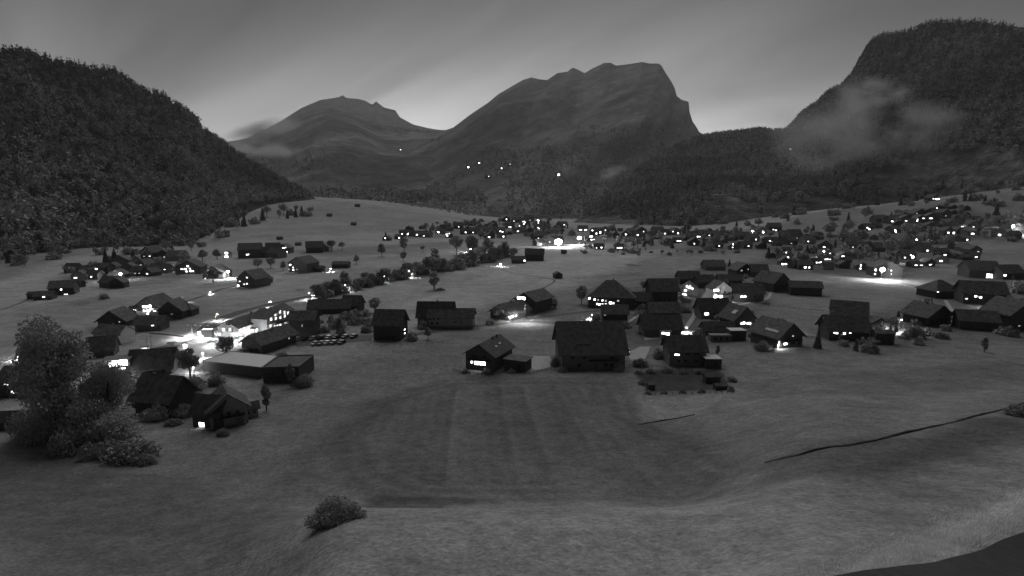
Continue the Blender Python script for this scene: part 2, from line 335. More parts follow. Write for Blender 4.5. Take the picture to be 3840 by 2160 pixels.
# ---- mountains: lofted from a foot line over a ridge line to a back foot, with gullies and spurs
def interp_line(pts, s):
    P = np.array(pts, float); t = np.linspace(0, 1, len(P)) if False else None
    l = np.concatenate([[0], np.cumsum(np.abs(np.diff(P[:, 0])) + np.abs(np.diff(P[:, 1])) + 1)]); l /= l[-1]
    return np.stack([np.interp(s, l, P[:, k]) for k in range(P.shape[1])], -1)
LOFTS = {}
def mountain(name, ridge, foot, m, prof=1.15, ns=420, ntt=130, amp=60, nscale=400, back=1.2, jag=0.0, gully=0.6, key=None, rib=0):
    s = np.linspace(0, 1, ns); rp = interp_line(ridge, s)
    # the foot is matched to the ridge along the photograph's columns
    fu = np.interp(rp[:, 0], [f[0] for f in foot], [f[3] if len(f) > 3 else f[0] for f in foot])
    fy = np.interp(rp[:, 0], [f[0] for f in foot], [f[2] for f in foot])
    Rw = np.array([at(*q) for q in rp]); Fx = (fu - 1920) / F * fy * 0.985
    Fz = zt(Fx, fy) - 4
    Fw = np.stack([Fx, fy, Fz], -1)
    tt = np.concatenate([np.linspace(0, 1, ntt), np.linspace(1, 2, 24)[1:]])
    V = np.zeros((len(tt), ns, 3))
    hz = Rw[:, 2] - Fz
    for j, t in enumerate(tt):
        if t <= 1:
            P = Fw + (Rw - Fw) * t; g = t ** prof; P[:, 2] = Fz + hz * g
            wgt = math.sin(math.pi * min(1, t)) ** 0.8 * (1 - 0.35 * t) * (1 - t ** 10)
        else:
            q = t - 1; dirn = Rw[:, :2] - Fw[:, :2]; dirn /= np.linalg.norm(dirn, axis=1)[:, None]
            P = Rw.copy(); P[:, :2] += dirn * (q * back * hz)[:, None]; P[:, 2] = Rw[:, 2] - (hz + 10) * (q ** 1.3); wgt = math.sin(math.pi * q) * 0.6
        # gullies run down the fall line: noise stretched along t
        al = s * ns / 420 * (np.linalg.norm(Rw[-1] - Rw[0]) / nscale)
        n = gully * fbm(al * 2.2 + t * 0.8, np.full(ns, t * 1.6), 5) + (1 - gully) * fbm(P[:, 0] / nscale, P[:, 1] / nscale, 5)
        P[:, 2] += n * amp * wgt * np.clip(hz / np.max(hz), .15, 1)
        if rib: P[:, 2] += rib * wgt * fbm((P[:, 2] * .86 - P[:, 0] * .5) / 260, (P[:, 0] * .86 + P[:, 2] * .5) / 1500, 4)
        P[:, 1] += fbm(al * 3 + 40, np.full(ns, t * 4), 3) * amp * 0.5 * wgt
        V[j] = P
    a = np.arange(len(tt) - 1)[:, None] * ns + np.arange(ns - 1)[None]
    Fq = np.stack([a, a + 1, a + ns + 1, a + ns], -1).reshape(-1, 4)
    me = mesh_np(name, V.reshape(-1, 3), Fq, m, True)
    o = tag(link(name, me), kind='structure'); LOFTS[key or name] = (V, ntt); return o

def slope_mat(name, base, dark, sc, stretch=(1, 1, 1), lo=.42, hi=.60, fine=0.05, tilt=0):
    m = bpy.data.materials.new(name); m.use_nodes = True; t = m.node_tree; b = t.nodes['Principled BSDF']
    b.inputs['Roughness'].default_value = 1; b.inputs['Specular IOR Level'].default_value = 0
    g = N(t, 'ShaderNodeNewGeometry'); mm = N(t, 'ShaderNodeMapping'); mm.vector_type = 'TEXTURE'; mm.inputs['Scale'].default_value = tuple(1 / q for q in stretch); mm.inputs['Rotation'].default_value = (0, R(-tilt), 0); L(t, g.outputs['Position'], mm.inputs[0])
    n1 = N(t, 'ShaderNodeTexNoise'); n1.inputs['Scale'].default_value = sc; n1.inputs['Detail'].default_value = 7; n1.inputs['Roughness'].default_value = 0.6; n1.inputs['Distortion'].default_value = 0.4
    n2 = N(t, 'ShaderNodeTexNoise'); n2.inputs['Scale'].default_value = fine; n2.inputs['Detail'].default_value = 5; n2.inputs['Roughness'].default_value = 0.7
    L(t, mm.outputs[0], n1.inputs['Vector']); L(t, g.outputs['Position'], n2.inputs['Vector'])
    r = N(t, 'ShaderNodeMapRange'); r.inputs['From Min'].default_value = lo; r.inputs['From Max'].default_value = hi; r.inputs['To Min'].default_value = dark; r.inputs['To Max'].default_value = base
    L(t, n1.outputs['Fac'], r.inputs['Value'])
    r2 = N(t, 'ShaderNodeMapRange'); r2.inputs['From Min'].default_value = .3; r2.inputs['From Max'].default_value = .7; r2.inputs['To Min'].default_value = .7; r2.inputs['To Max'].default_value = 1.3
    L(t, n2.outputs['Fac'], r2.inputs['Value'])
    n3 = N(t, 'ShaderNodeTexNoise'); n3.inputs['Scale'].default_value = sc * 4; n3.inputs['Detail'].default_value = 8; n3.inputs['Roughness'].default_value = 0.65; L(t, mm.outputs[0], n3.inputs['Vector'])
    r3 = N(t, 'ShaderNodeMapRange'); r3.inputs['From Min'].default_value = .40; r3.inputs['From Max'].default_value = .60; r3.inputs['To Min'].default_value = .62; r3.inputs['To Max'].default_value = 1.25; L(t, n3.outputs['Fac'], r3.inputs['Value'])
    q0 = N(t, 'ShaderNodeMath', operation='MULTIPLY'); L(t, r2.outputs[0], q0.inputs[0]); L(t, r3.outputs[0], q0.inputs[1])
    q = N(t, 'ShaderNodeMath', operation='MULTIPLY'); L(t, r.outputs[0], q.inputs[0]); L(t, q0.outputs[0], q.inputs[1]); L(t, q.outputs[0], b.inputs['Base Color'])
    bp = N(t, 'ShaderNodeBump'); bp.inputs['Strength'].default_value = 0.8; bp.inputs['Distance'].default_value = 26
    L(t, n2.outputs['Fac'], bp.inputs['Height']); L(t, bp.outputs[0], b.inputs['Normal'])
    return m
m_rock = slope_mat('alpine_slope', .25, .10, .0022, (.42, .12, 1.9), .36, .64, .02, 31)
m_far = slope_mat('far_alpine_slope', .15, .08, .0012, (1, 1, 2), .4, .6, .015)
m_fore = slope_mat('forested_slope', .24, .10, .002, (1, 1, 1.5), .42, .62, .03)
m_wood = slope_mat('wood_floor', .13, .08, .012, (1, 1, 1), .42, .6, .08)

m_past = slope_mat('pasture_slope', .26, .10, .010, (1, 1, 1), .40, .60, .05)
K_RIDGE = [(1560, 560), (1600, 520), (1667, 489), (1700, 478), (1760, 432), (1830, 385), (1870, 352), (1900, 335), (1960, 300), (1993, 290), (2020, 297), (2052, 300), (2090, 274), (2130, 268), (2140, 258), (2150, 254), (2165, 260), (2192, 274), (2225, 255), (2265, 236), (2290, 235), (2310, 246), (2360, 240), (2410, 232), (2435, 238), (2470, 238), (2480, 245), (2497, 275), (2517, 305), (2530, 330), (2538, 360), (2556, 374), (2582, 381), (2586, 420), (2597, 455), (2613, 478), (2622, 494), (2640, 506), (2720, 560)]
def with_y(pts, a, b): return [(u, v, a + (b - a) * (i / (len(pts) - 1))) for i, (u, v) in enumerate(pts)]
mountain('mountain', with_y(K_RIDGE, 4300, 4500), [(1560, 0, 1500, 1250), (1900, 0, 1200, 1500), (2200, 0, 1100, 1900), (2500, 0, 1100, 2300), (2720, 0, 1300, 2600)], m_rock, key='table', prof=1.32, amp=210, nscale=800, ns=480, ntt=150, rib=90, gully=.25)
D_RIDGE = [(640, 600), (760, 555), (830, 534), (890, 526), (930, 516), (1000, 481), (1060, 450), (1090, 430), (1130, 405), (1200, 375), (1240, 369), (1270, 364), (1285, 357), (1300, 367), (1345, 371), (1370, 378), (1396, 392), (1410, 380), (1440, 403), (1482, 413), (1500, 440), (1550, 467), (1600, 479), (1640, 486), (1700, 490), (1780, 520)]
mountain('mountain', with_y(D_RIDGE, 6900, 7000), [(640, 0, 4600, 700), (1780, 0, 4600, 1780)], m_far, amp=150, nscale=1200, prof=1.25, gully=.3)
D2 = [(560, 640), (760, 560), (870, 545), (1000, 505), (1100, 440), (1180, 410), (1250, 398), (1350, 432), (1430, 468), (1540, 487), (1640, 492), (1667, 490), (1760, 505), (1850, 560)]
mountain('mountain', with_y(D2, 4700, 4700), [(560, 0, 1500, 900), (1180, 0, 1400, 1150), (1850, 0, 1250, 1600)], m_fore, key='foothill', amp=190, nscale=900, gully=.3, prof=1.2, ns=360, ntt=110)
L_RIDGE = [(-900, 40, 620), (-500, 110, 680), (-200, 170, 760), (0, 200, 840), (30, 207, 850), (75, 199, 860), (105, 202, 870), (140, 217, 880), (200, 237, 890), (300, 257, 910), (380, 272, 930), (430, 276, 940), (480, 307, 950), (520, 337, 960), (550, 355, 970), (575, 352, 975), (620, 373, 990), (660, 398, 1000), (700, 423, 1010), (740, 453, 1020), (750, 480, 1022), (757, 500, 1025), (775, 500, 1030), (800, 515, 1035), (830, 538, 1040), (880, 575, 1050), (950, 622, 1060), (1000, 645, 1065), (1080, 692, 1070), (1140, 720, 1075), (1180, 742, 1080), (1200, 752, 1085)]
mountain('wooded_hill', L_RIDGE, [(-900, 0, 290, -1300), (0, 0, 350, 0), (250, 0, 430, 250), (430, 0, 470, 420), (560, 0, 495, 560), (700, 0, 500, 690), (760, 0, 570, 770), (830, 0, 690, 850), (950, 0, 800, 930), (1060, 0, 880, 990), (1180, 0, 960, 1130), (1200, 0, 1050, 1190)], m_wood, amp=34, nscale=160, prof=0.95, ns=420, ntt=120, key='left')
R_RIDGE = [(2120, 848, 940), (2180, 815, 980), (2300, 715, 1200), (2420, 620, 1500), (2540, 548, 1800), (2640, 512, 2000), (2720, 501, 2020), (2790, 494, 2030), (2850, 486, 2030), (2900, 494, 2000), (2950, 488, 1950), (2980, 458, 1920), (3000, 433, 1900), (3030, 411, 1880), (3070, 381, 1850), (3110, 343, 1800), (3150, 328, 1780), (3190, 288, 1740), (3220, 233, 1700), (3250, 183, 1660), (3275, 153, 1620), (3310, 138, 1580), (3400, 125, 1500), (3470, 98, 1430), (3530, 86, 1380), (3640, 91, 1300), (3740, 100, 1230), (3840, 128, 1150), (4100, 200, 1000), (4500, 260, 800)]
mountain('wooded_hill', R_RIDGE, [(2120, 0, 900, 2130), (2300, 0, 860, 2280), (2640, 0, 800, 2560), (2950, 0, 860, 2830), (3200, 0, 870, 3080), (3530, 0, 840, 3500), (3840, 0, 760, 3840), (4500, 0, 560, 4700)], m_past, amp=60, nscale=260, prof=0.95, ns=420, ntt=130, key='right')
for o, l in zip([x for x in C.objects if x.name.startswith(('mountain', 'wooded_hill'))],
                ('table-topped rocky mountain with a sheer right edge in the middle', 'far pointed mountain left of the table-topped one', 'darker wooded foothills below the far pointed mountain', 'steep wooded hillside filling the left of the view', 'steep wooded hillside filling the right of the view')):
    o['label'] = l
# one ray tree over all land
_bv = []; _bf = []; _o = 0
for o in [ground] + [x for x in C.objects if x.name.startswith(('mountain', 'wooded_hill'))]:
    me = o.data; co = np.empty(len(me.vertices) * 3, np.float32); me.vertices.foreach_get('co', co)
    fi = np.empty(len(me.loops), np.int32); me.loops.foreach_get('vertex_index', fi)
    _bv.append(co.reshape(-1, 3)); _bf.append(fi.reshape(-1, 4) + _o); _o += len(me.vertices)
BVH = BVHTree.FromPolygons(np.concatenate(_bv).tolist(), np.concatenate(_bf).tolist())
def hit(u, v):
    p, n, i, d = BVH.ray_cast(CAM, ray(u, v).normalized(), 20000); return p
def drop(x, y):
    p, n, i, d = BVH.ray_cast(Vector((x, y, 3000)), Vector((0, 0, -1)), 4000); return p.z if p else z1(x, y)
# ================================================================== vegetation
def leaf_mat(name, base, var=.45, sc=.5, isl=.12):
    m = bpy.data.materials.new(name); m.use_nodes = True; t = m.node_tree; b = t.nodes['Principled BSDF']
    b.inputs['Roughness'].default_value = 1; b.inputs['Specular IOR Level'].default_value = 0
    g = N(t, 'ShaderNodeNewGeometry'); nn = N(t, 'ShaderNodeTexNoise'); nn.inputs['Scale'].default_value = sc; nn.inputs['Detail'].default_value = 3
    L(t, g.outputs['Position'], nn.inputs['Vector'])
    r = N(t, 'ShaderNodeMapRange'); r.inputs['From Min'].default_value = .32; r.inputs['From Max'].default_value = .68; r.inputs['To Min'].default_value = base * (1 - var); r.inputs['To Max'].default_value = base * (1 + var)
    L(t, nn.outputs['Fac'], r.inputs['Value'])
    r2 = N(t, 'ShaderNodeMapRange'); r2.inputs['To Min'].default_value = 1 - isl; r2.inputs['To Max'].default_value = 1 + isl
    L(t, g.outputs['Random Per Island'], r2.inputs['Value'])
    q = N(t, 'ShaderNodeMath', operation='MULTIPLY'); L(t, r.outputs[0], q.inputs[0]); L(t, r2.outputs[0], q.inputs[1]); L(t, q.outputs[0], b.inputs['Base Color'])
    return m
M_LEAF = leaf_mat('broad_leaf', .44, .28, .35); M_LEAFD = leaf_mat('dark_leaf', .33, .28, .35); M_LEAFP = leaf_mat('pale_leaf', .48, .35, .5)
M_NEEDLE = leaf_mat('needle', .16, .35, .4); M_FOREST = leaf_mat('beech_leaf', .36, .4, .008); M_FORESTR = leaf_mat('fir_needle', .12, .4, .008)
M_BARK = mat('bark', .06, .95, .3, 6, .05)

def quads(cent, size, rng, flat=0.0):
    """small leaf-spray faces at given centres, each turned its own way"""
    n = len(cent); a = rng.normal(size=(n, 3)); a[:, 2] *= (1 - flat); a /= np.linalg.norm(a, axis=1)[:, None]
    b = rng.normal(size=(n, 3)); b -= a * (a * b).sum(1)[:, None]; b /= np.linalg.norm(b, axis=1)[:, None]
    s = size * rng.uniform(.6, 1.35, (n, 1)); a = a * s; b = b * s * rng.uniform(.5, .9, (n, 1))
    V = np.stack([cent - a, cent + b * .9 - a * .1, cent + a, cent - b * .9 + a * .1], 1).reshape(-1, 3)
    return V, np.arange(4 * n).reshape(-1, 4)
def crown_pts(kind, n, rng):
    if kind in ('round', 'bush', 'tall'):          # many overlapping lobes filling an uneven dome
        k, (rx, rz_), zc, (ra, rb) = {'round': (22, (.25, .27), .62, (.09, .17)), 'bush': (20, (.36, .30), .36, (.13, .23)), 'tall': (18, (.11, .36), .56, (.06, .12))}[kind]
        d = rng.normal(size=(k, 3)); d /= np.linalg.norm(d, axis=1)[:, None]; d *= (rng.uniform(.25, 1, (k, 1)) ** .5)
        cs = d * np.array([rx, rx, rz_]) + np.array([0, 0, zc]); rs = rng.uniform(ra, rb, k)
        if kind == 'bush': cs[:, 2] = np.maximum(cs[:, 2], .1) * (1 - .45 * np.hypot(cs[:, 0], cs[:, 1]) / .4)
    elif kind == 'spruce':
        h = 1 - np.sqrt(rng.uniform(0.0, 1, n)); h = .06 + .94 * h
        tier = .72 + .28 * np.abs(((h * 11) % 1) - .5) * 2
        r = (1.02 - h) * .24 * tier * np.sqrt(rng.uniform(.15, 1, n)); t = rng.uniform(0, 2 * np.pi, n)
        return np.stack([r * np.cos(t), r * np.sin(t), h - r * .35], -1)
    i = rng.randint(0, k, n); d = rng.normal(size=(n, 3)); d /= np.linalg.norm(d, axis=1)[:, None]
    return cs[i] + d * (rs[i] * rng.uniform(.2, 1.12, n) ** .5)[:, None]
PROTO = {}
def proto(kind, lvl, seed):
    key = (kind, lvl, seed)
    if key in PROTO: return PROTO[key]
    rng = np.random.RandomState(seed * 31 + lvl * 7 + len(kind)); n = {0: 300, 1: 1300, 2: 4500, 3: 15000}[lvl]; sz = {0: .066, 1: .038, 2: .023, 3: .012}[lvl]
    if kind == 'bush': sz *= 1.25
    P = crown_pts(kind, n, rng); V, Fq = quads(P, sz, rng)
    V[:, 2] = np.maximum(V[:, 2], .012)
    m = {'round': M_LEAF, 'bush': M_LEAF, 'tall': M_LEAFD, 'spruce': M_NEEDLE}[kind]
    cme = mesh_np(kind + '_crown', V, Fq, m)
    b = MB(); sd = 7 if lvl > 1 else 5
    if kind == 'spruce': b.tube((0, 0, -.02), (0, 0, .9), .016, .004, sd)
    elif kind == 'bush':
        for q in range(4): t = q * 1.57 + seed; b.tube((.02 * math.cos(t), .02 * math.sin(t), -.03), (.22 * math.cos(t), .22 * math.sin(t), .5), .022, .008, 5)
    else:
        b.tube((0, 0, -.02), (0, 0, .38), .026, .018, sd); b.tube((0, 0, .38), (.01, .01, .75), .018, .006, sd)
        for q in range(5): t = q * 1.26 + seed; z = .28 + .07 * q; b.tube((0, 0, z), (.17 * math.cos(t), .17 * math.sin(t), z + .22), .011, .004, 5)
    PROTO[key] = (cme, b.mesh(kind + '_trunk', M_BARK)); return PROTO[key]
def copy_mat(me, m):
    k = (me.name, m.name)
    if k not in PROTO: c = me.copy(); c.materials.clear(); c.materials.append(m); PROTO[k] = c
    return PROTO[k]
def plant(name, kind, p, h, wf=1.0, lvl=1, seed=None, label=None, cat='tree', group=None, m=None):
    seed = random.randint(0, 3) if seed is None else seed
    c, tk = proto(kind, lvl, seed)
    if m: c = copy_mat(c, m)
    e = empty(name, (p[0], p[1], p[2] - .05), random.uniform(0, 6.28), label, cat, group); e.scale = (h * wf, h * wf, h)
    link('crown', c, e); link('trunk', tk, e); return e

# ---- the hanging woods: too many trees to count, one mass for each hillside
def forest(name, lofts, count, keep, label, hrange, seed, zr=(40, 300), nq=23, qs=1.0, lim=None):
    rng = np.random.RandomState(seed); protos = []
    for k in range(8):
        con = k >= 4; n = nq
        P = crown_pts('spruce' if con else 'round', n, rng)
        if not con: P[:, 2] = (P[:, 2] - .15) * 1.15
        V, Fq = quads(P, (.095 if con else .112) * qs, rng); V[:, 2] = np.maximum(V[:, 2], -.05); protos.append((V, Fq))
    VV = []; FF = []; o = 0; pts = []; MI = []
    for (V, ntt) in lofts:
        q = V[:ntt]; nt_, ns_ = q.shape[:2]
        a = q[1:, :-1] - q[:-1, :-1]; b = q[:-1, 1:] - q[:-1, :-1]; ar = np.linalg.norm(np.cross(a, b), axis=2).ravel(); cdf = np.cumsum(ar) / ar.sum()
        idx = np.searchsorted(cdf, rng.rand(count)); i, j = idx // (ns_ - 1), idx % (ns_ - 1); s, t = rng.rand(count, 1), rng.rand(count, 1)
        P = q[i, j] + a[i, j] * s + b[i, j] * t
        # a row of trees along the very skyline
        rr = q[-1]; js = rng.uniform(0, ns_ - 1.01, count // 14); P = np.concatenate([P, rr[js.astype(int)] + (rr[js.astype(int) + 1] - rr[js.astype(int)]) * (js % 1)[:, None] - np.array([0, 2, 2])])
        pts.append(P if lim is None else P[:count])
    P = np.concatenate(pts); f_ = (P[:, 1]) * CP - (P[:, 2] - 40) * SP; up = P[:, 1] * SP + (P[:, 2] - 40) * CP
    u = 1920 + F * P[:, 0] / f_; v = 1080 - F * up / f_
    ds = 1 if lim is None else 5
    dens = fbm(P[:, 0] / (90 * ds) + 3, P[:, 2] / (60 * ds * .6), 3 if lim is None else 4)
    ok = keep(u, v, dens) & (u > -350) & (u < 4250); P = P[ok]
    for p in P:
        pc = .22 + .66 * min(1, max(0, (p[2] - zr[0]) / (zr[1] - zr[0])))       # beech below, fir above
        k = rng.randint(0, 4) if rng.rand() > pc else rng.randint(4, 8); V, Fq = protos[k]; MI.append(np.full(len(Fq), 1 if k >= 4 else 0, np.int32))
        h = rng.uniform(*hrange) * (1.12 if k >= 4 else 1); wd = h * rng.uniform(.8, 1.25); t = rng.uniform(0, 6.28); c, s = math.cos(t), math.sin(t)
        W = np.empty_like(V); W[:, 0] = (V[:, 0] * c - V[:, 1] * s) * wd; W[:, 1] = (V[:, 0] * s + V[:, 1] * c) * wd; W[:, 2] = V[:, 2] * h
        VV.append(W + p); FF.append(Fq + o); o += len(V)
    me = mesh_np(name, np.concatenate(VV), np.concatenate(FF), M_FOREST); me.materials.append(M_FORESTR); me.polygons.foreach_set('material_index', np.concatenate(MI))
    print(name, len(P), 'trees'); return tag(link(name, me), label, 'forest', kind='stuff')
forest('forest', [LOFTS['left']], 9000, lambda u, v, d: (v < np.interp(u, [-400, 0, 250, 560, 700, 760, 900, 1180], [960, 900, 890, 900, 905, 850, 775, 740])) | (d > -.12), 'dark mixed forest covering the left hillside', (9, 15), 5, (40, 230))
RB = ([2100, 2300, 2640, 2800, 2950, 3200, 3500, 3840, 4300], [848, 846, 850, 800, 745, 690, 645, 605, 590])
forest('forest', [LOFTS['right']], 15000, lambda u, v, d: (v < np.interp(u, *RB) + d * 190) | (d > .24), 'dark mixed forest covering the right hillside', (10, 17), 6, (60, 420))
# broken woods on the lower flanks of the mountains
forest('forest', [LOFTS['table']], 16000, lambda u, v, d: (d > .16 - .0012 * (v - 640)) & (u < 2700) & (v > 480), 'broken dark woods on the flank of the table mountain', (10, 18), 9, (200, 1400), 8, 1.7, 1)
forest('forest', [LOFTS['foothill']], 14000, lambda u, v, d: (d > .14 - .0008 * (v - 620)) & (v > 440) & (u > 700), 'broken dark woods on the foothills below the pointed mountain', (10, 18), 10, (200, 1400), 8, 1.7, 1)
# ================================================================== house kit (1 unit = 1.5 m)
S.unit_settings.scale_length = 1.5
M_ROOF = mat('dark_roof_tile', .095, .85, .55, .9, .05); M_ROOF2 = mat('worn_roof_tile', .12, .85, .55, .8, .03); M_ROOFG = mat('grey_metal_roof', .11, .6, .2, .8)
M_WOOD = mat('weathered_shingle_wall', .075, .9, .3, 2.5, .03); M_WOOD2 = mat('brown_timber_wall', .11, .9, .3, 2.0, .03)
M_PLAS = mat('pale_plaster_wall', .30, .9, .15, 1.5); M_PLASG = mat('grey_plaster_wall', .17, .9, .2, 1.5); M_WHITE = mat('white_plaster_wall', .6, .9, .08, 1.0)
M_TRIM = mat('pale_timber_trim', .22, .8, .2, 3); M_DARKTRIM = mat('dark_timber_trim', .05, .8, .2, 3)
M_GLASS = mat('unlit_glass', .02, .12, spec=.5); M_CONC = mat('concrete', .38, .9, .2, 1.0, .02); M_ASPH = mat('asphalt', .11, .95, .25, .8, .01)
M_MEMB = mat('pale_roof_membrane', .62, .8, .06, .3); M_PANEL = mat('solar_panel_glass', .12, .2, spec=.5)
M_STEEL = mat('galvanised_steel', .35, .45, .1, 5, metal=.6); M_PAINT = mat('white_road_paint', .7, .8, .15, 3)
M_LIT = [mat('lit_window_dim', .5, emit=LIT * .11), mat('lit_window', .5, emit=LIT * .42), mat('lit_window_bright', .5, emit=LIT * 2.2), mat('lamp_glow', .5, emit=LIT * 14)]

for _m in M_LIT[:3]:                     # curtains, lamps and furniture behind the glass: the light is uneven
    t = _m.node_tree; g = N(t, 'ShaderNodeNewGeometry'); nn = N(t, 'ShaderNodeTexNoise'); nn.inputs['Scale'].default_value = 1.7; nn.inputs['Detail'].default_value = 3; L(t, g.outputs['Position'], nn.inputs['Vector'])
    e_ = t.nodes['Principled BSDF'].inputs['Emission Strength']; r = N(t, 'ShaderNodeMapRange'); r.inputs['From Min'].default_value = .36; r.inputs['From Max'].default_value = .62; r.inputs['To Min'].default_value = e_.default_value * .12; r.inputs['To Max'].default_value = e_.default_value * 1.5
    L(t, nn.outputs['Fac'], r.inputs['Value']); L(t, r.outputs[0], e_)
def unit_frame():
    b = MB(); t = .07
    for c, d in (((-.5 + t / 2, -.04, 0), (t, .08, 1)), ((.5 - t / 2, -.04, 0), (t, .08, 1)), ((0, -.04, .5 - t / 2), (1 - 2 * t, .08, t)), ((0, -.04, -.5 + t / 2), (1 - 2 * t, .08, t)), ((0, -.035, 0), (.05, .06, 1 - 2 * t))): b.box(c, d)
    return b
FRAME = unit_frame().mesh('window_frame', M_TRIM); FRAMED = unit_frame().mesh('window_frame_dark', M_DARKTRIM)
PANES = []
for m in [M_GLASS] + M_LIT[:3]:
    b = MB(); b.box((0, -.012, 0), (.9, .024, .9)); PANES.append(b.mesh('pane', m))
SOLO = []
for m in [M_GLASS, mat('far_window_dim', .5, emit=LIT * .2), mat('far_window', .5, emit=LIT), mat('far_window_bright', .5, emit=LIT * 3.2)]:
    b = MB(); b.box((0, -.03, 0), (1, .06, 1)); SOLO.append(b.mesh('window', m))
b = MB(); b.box((0, 0, .5), (.5, .5, 1.0)); b.box((0, 0, 1.04), (.64, .64, .08)); CHIM = b.mesh('chimney', M_PLASG)
b = MB(); b.box((0, 0, .04), (1, 1, .08)); SKYL = b.mesh('skylight', M_PANEL)
b = MB(); b.box((0, -.03, .5), (1, .06, 1)); b.box((.36, -.08, .5), (.06, .06, .06)); DOORM = b.mesh('door', M_WOOD2)

FACES = {'F': ((0, -1), 0), 'B': ((0, 1), math.pi), 'L': ((-1, 0), -math.pi / 2), 'R': ((1, 0), math.pi / 2)}
def roof_gable(w, d, h, rh, o, ridge, th=.16):
    b = MB()
    if ridge == 'x': hw, hd = w / 2 + o, d / 2 + o; run = d / 2
    else: hw, hd = d / 2 + o, w / 2 + o; run = w / 2
    dz = rh / run * o; e = h - dz; top = h + rh
    for sg in (-1, 1):                   # two slabs meeting at the ridge
        pts = [(-hw, sg * hd, e), (-hw, 0, top), (-hw, 0, top + th), (-hw, sg * hd, e + th)]
        b.prism(pts if sg < 0 else pts[::-1], (2 * hw, 0, 0))
    if ridge == 'y': b.v = [(-y, x, z) for x, y, z in b.v]
    return b
def roof_hip(w, d, h, rh, o, th=.16, cut=.32):
    b = MB(); hw, hd = w / 2 + o, d / 2 + o; e = h - rh / (d / 2) * o; r = hw - hd * (1 - cut * .0); r = max(.3, r)
    A = [(-hw, -hd, e), (hw, -hd, e), (hw, hd, e), (-hw, hd, e)]; T = [(-r, 0, h + rh), (r, 0, h + rh)]
    b.poly([A[0], A[1], T[1], T[0]]); b.poly([A[2], A[3], T[0], T[1]]); b.poly([A[1], A[2], T[1]]); b.poly([A[3], A[0], T[0]]); b.poly(A[::-1])
    return b
def wall_body(w, d, h, rh, ridge, base=-1.2):
    b = MB(); x, y = w / 2, d / 2
    if ridge == 'x': b.prism([(-x, -y, base), (-x, -y, h), (-x, 0, h + rh - .02), (-x, y, h), (-x, y, base)], (w, 0, 0))
    elif ridge == 'y': b.prism([(-x, -y, base), (x, -y, base), (x, -y, h), (0, -y, h + rh - .02), (-x, -y, h)], (0, d, 0))
    else: b.box((0, 0, (h + base) / 2), (w, d, h - base))
    return b
rv0 = random.Random(21)
ALL = []                                # (object, photograph column) of every building, for later tidying
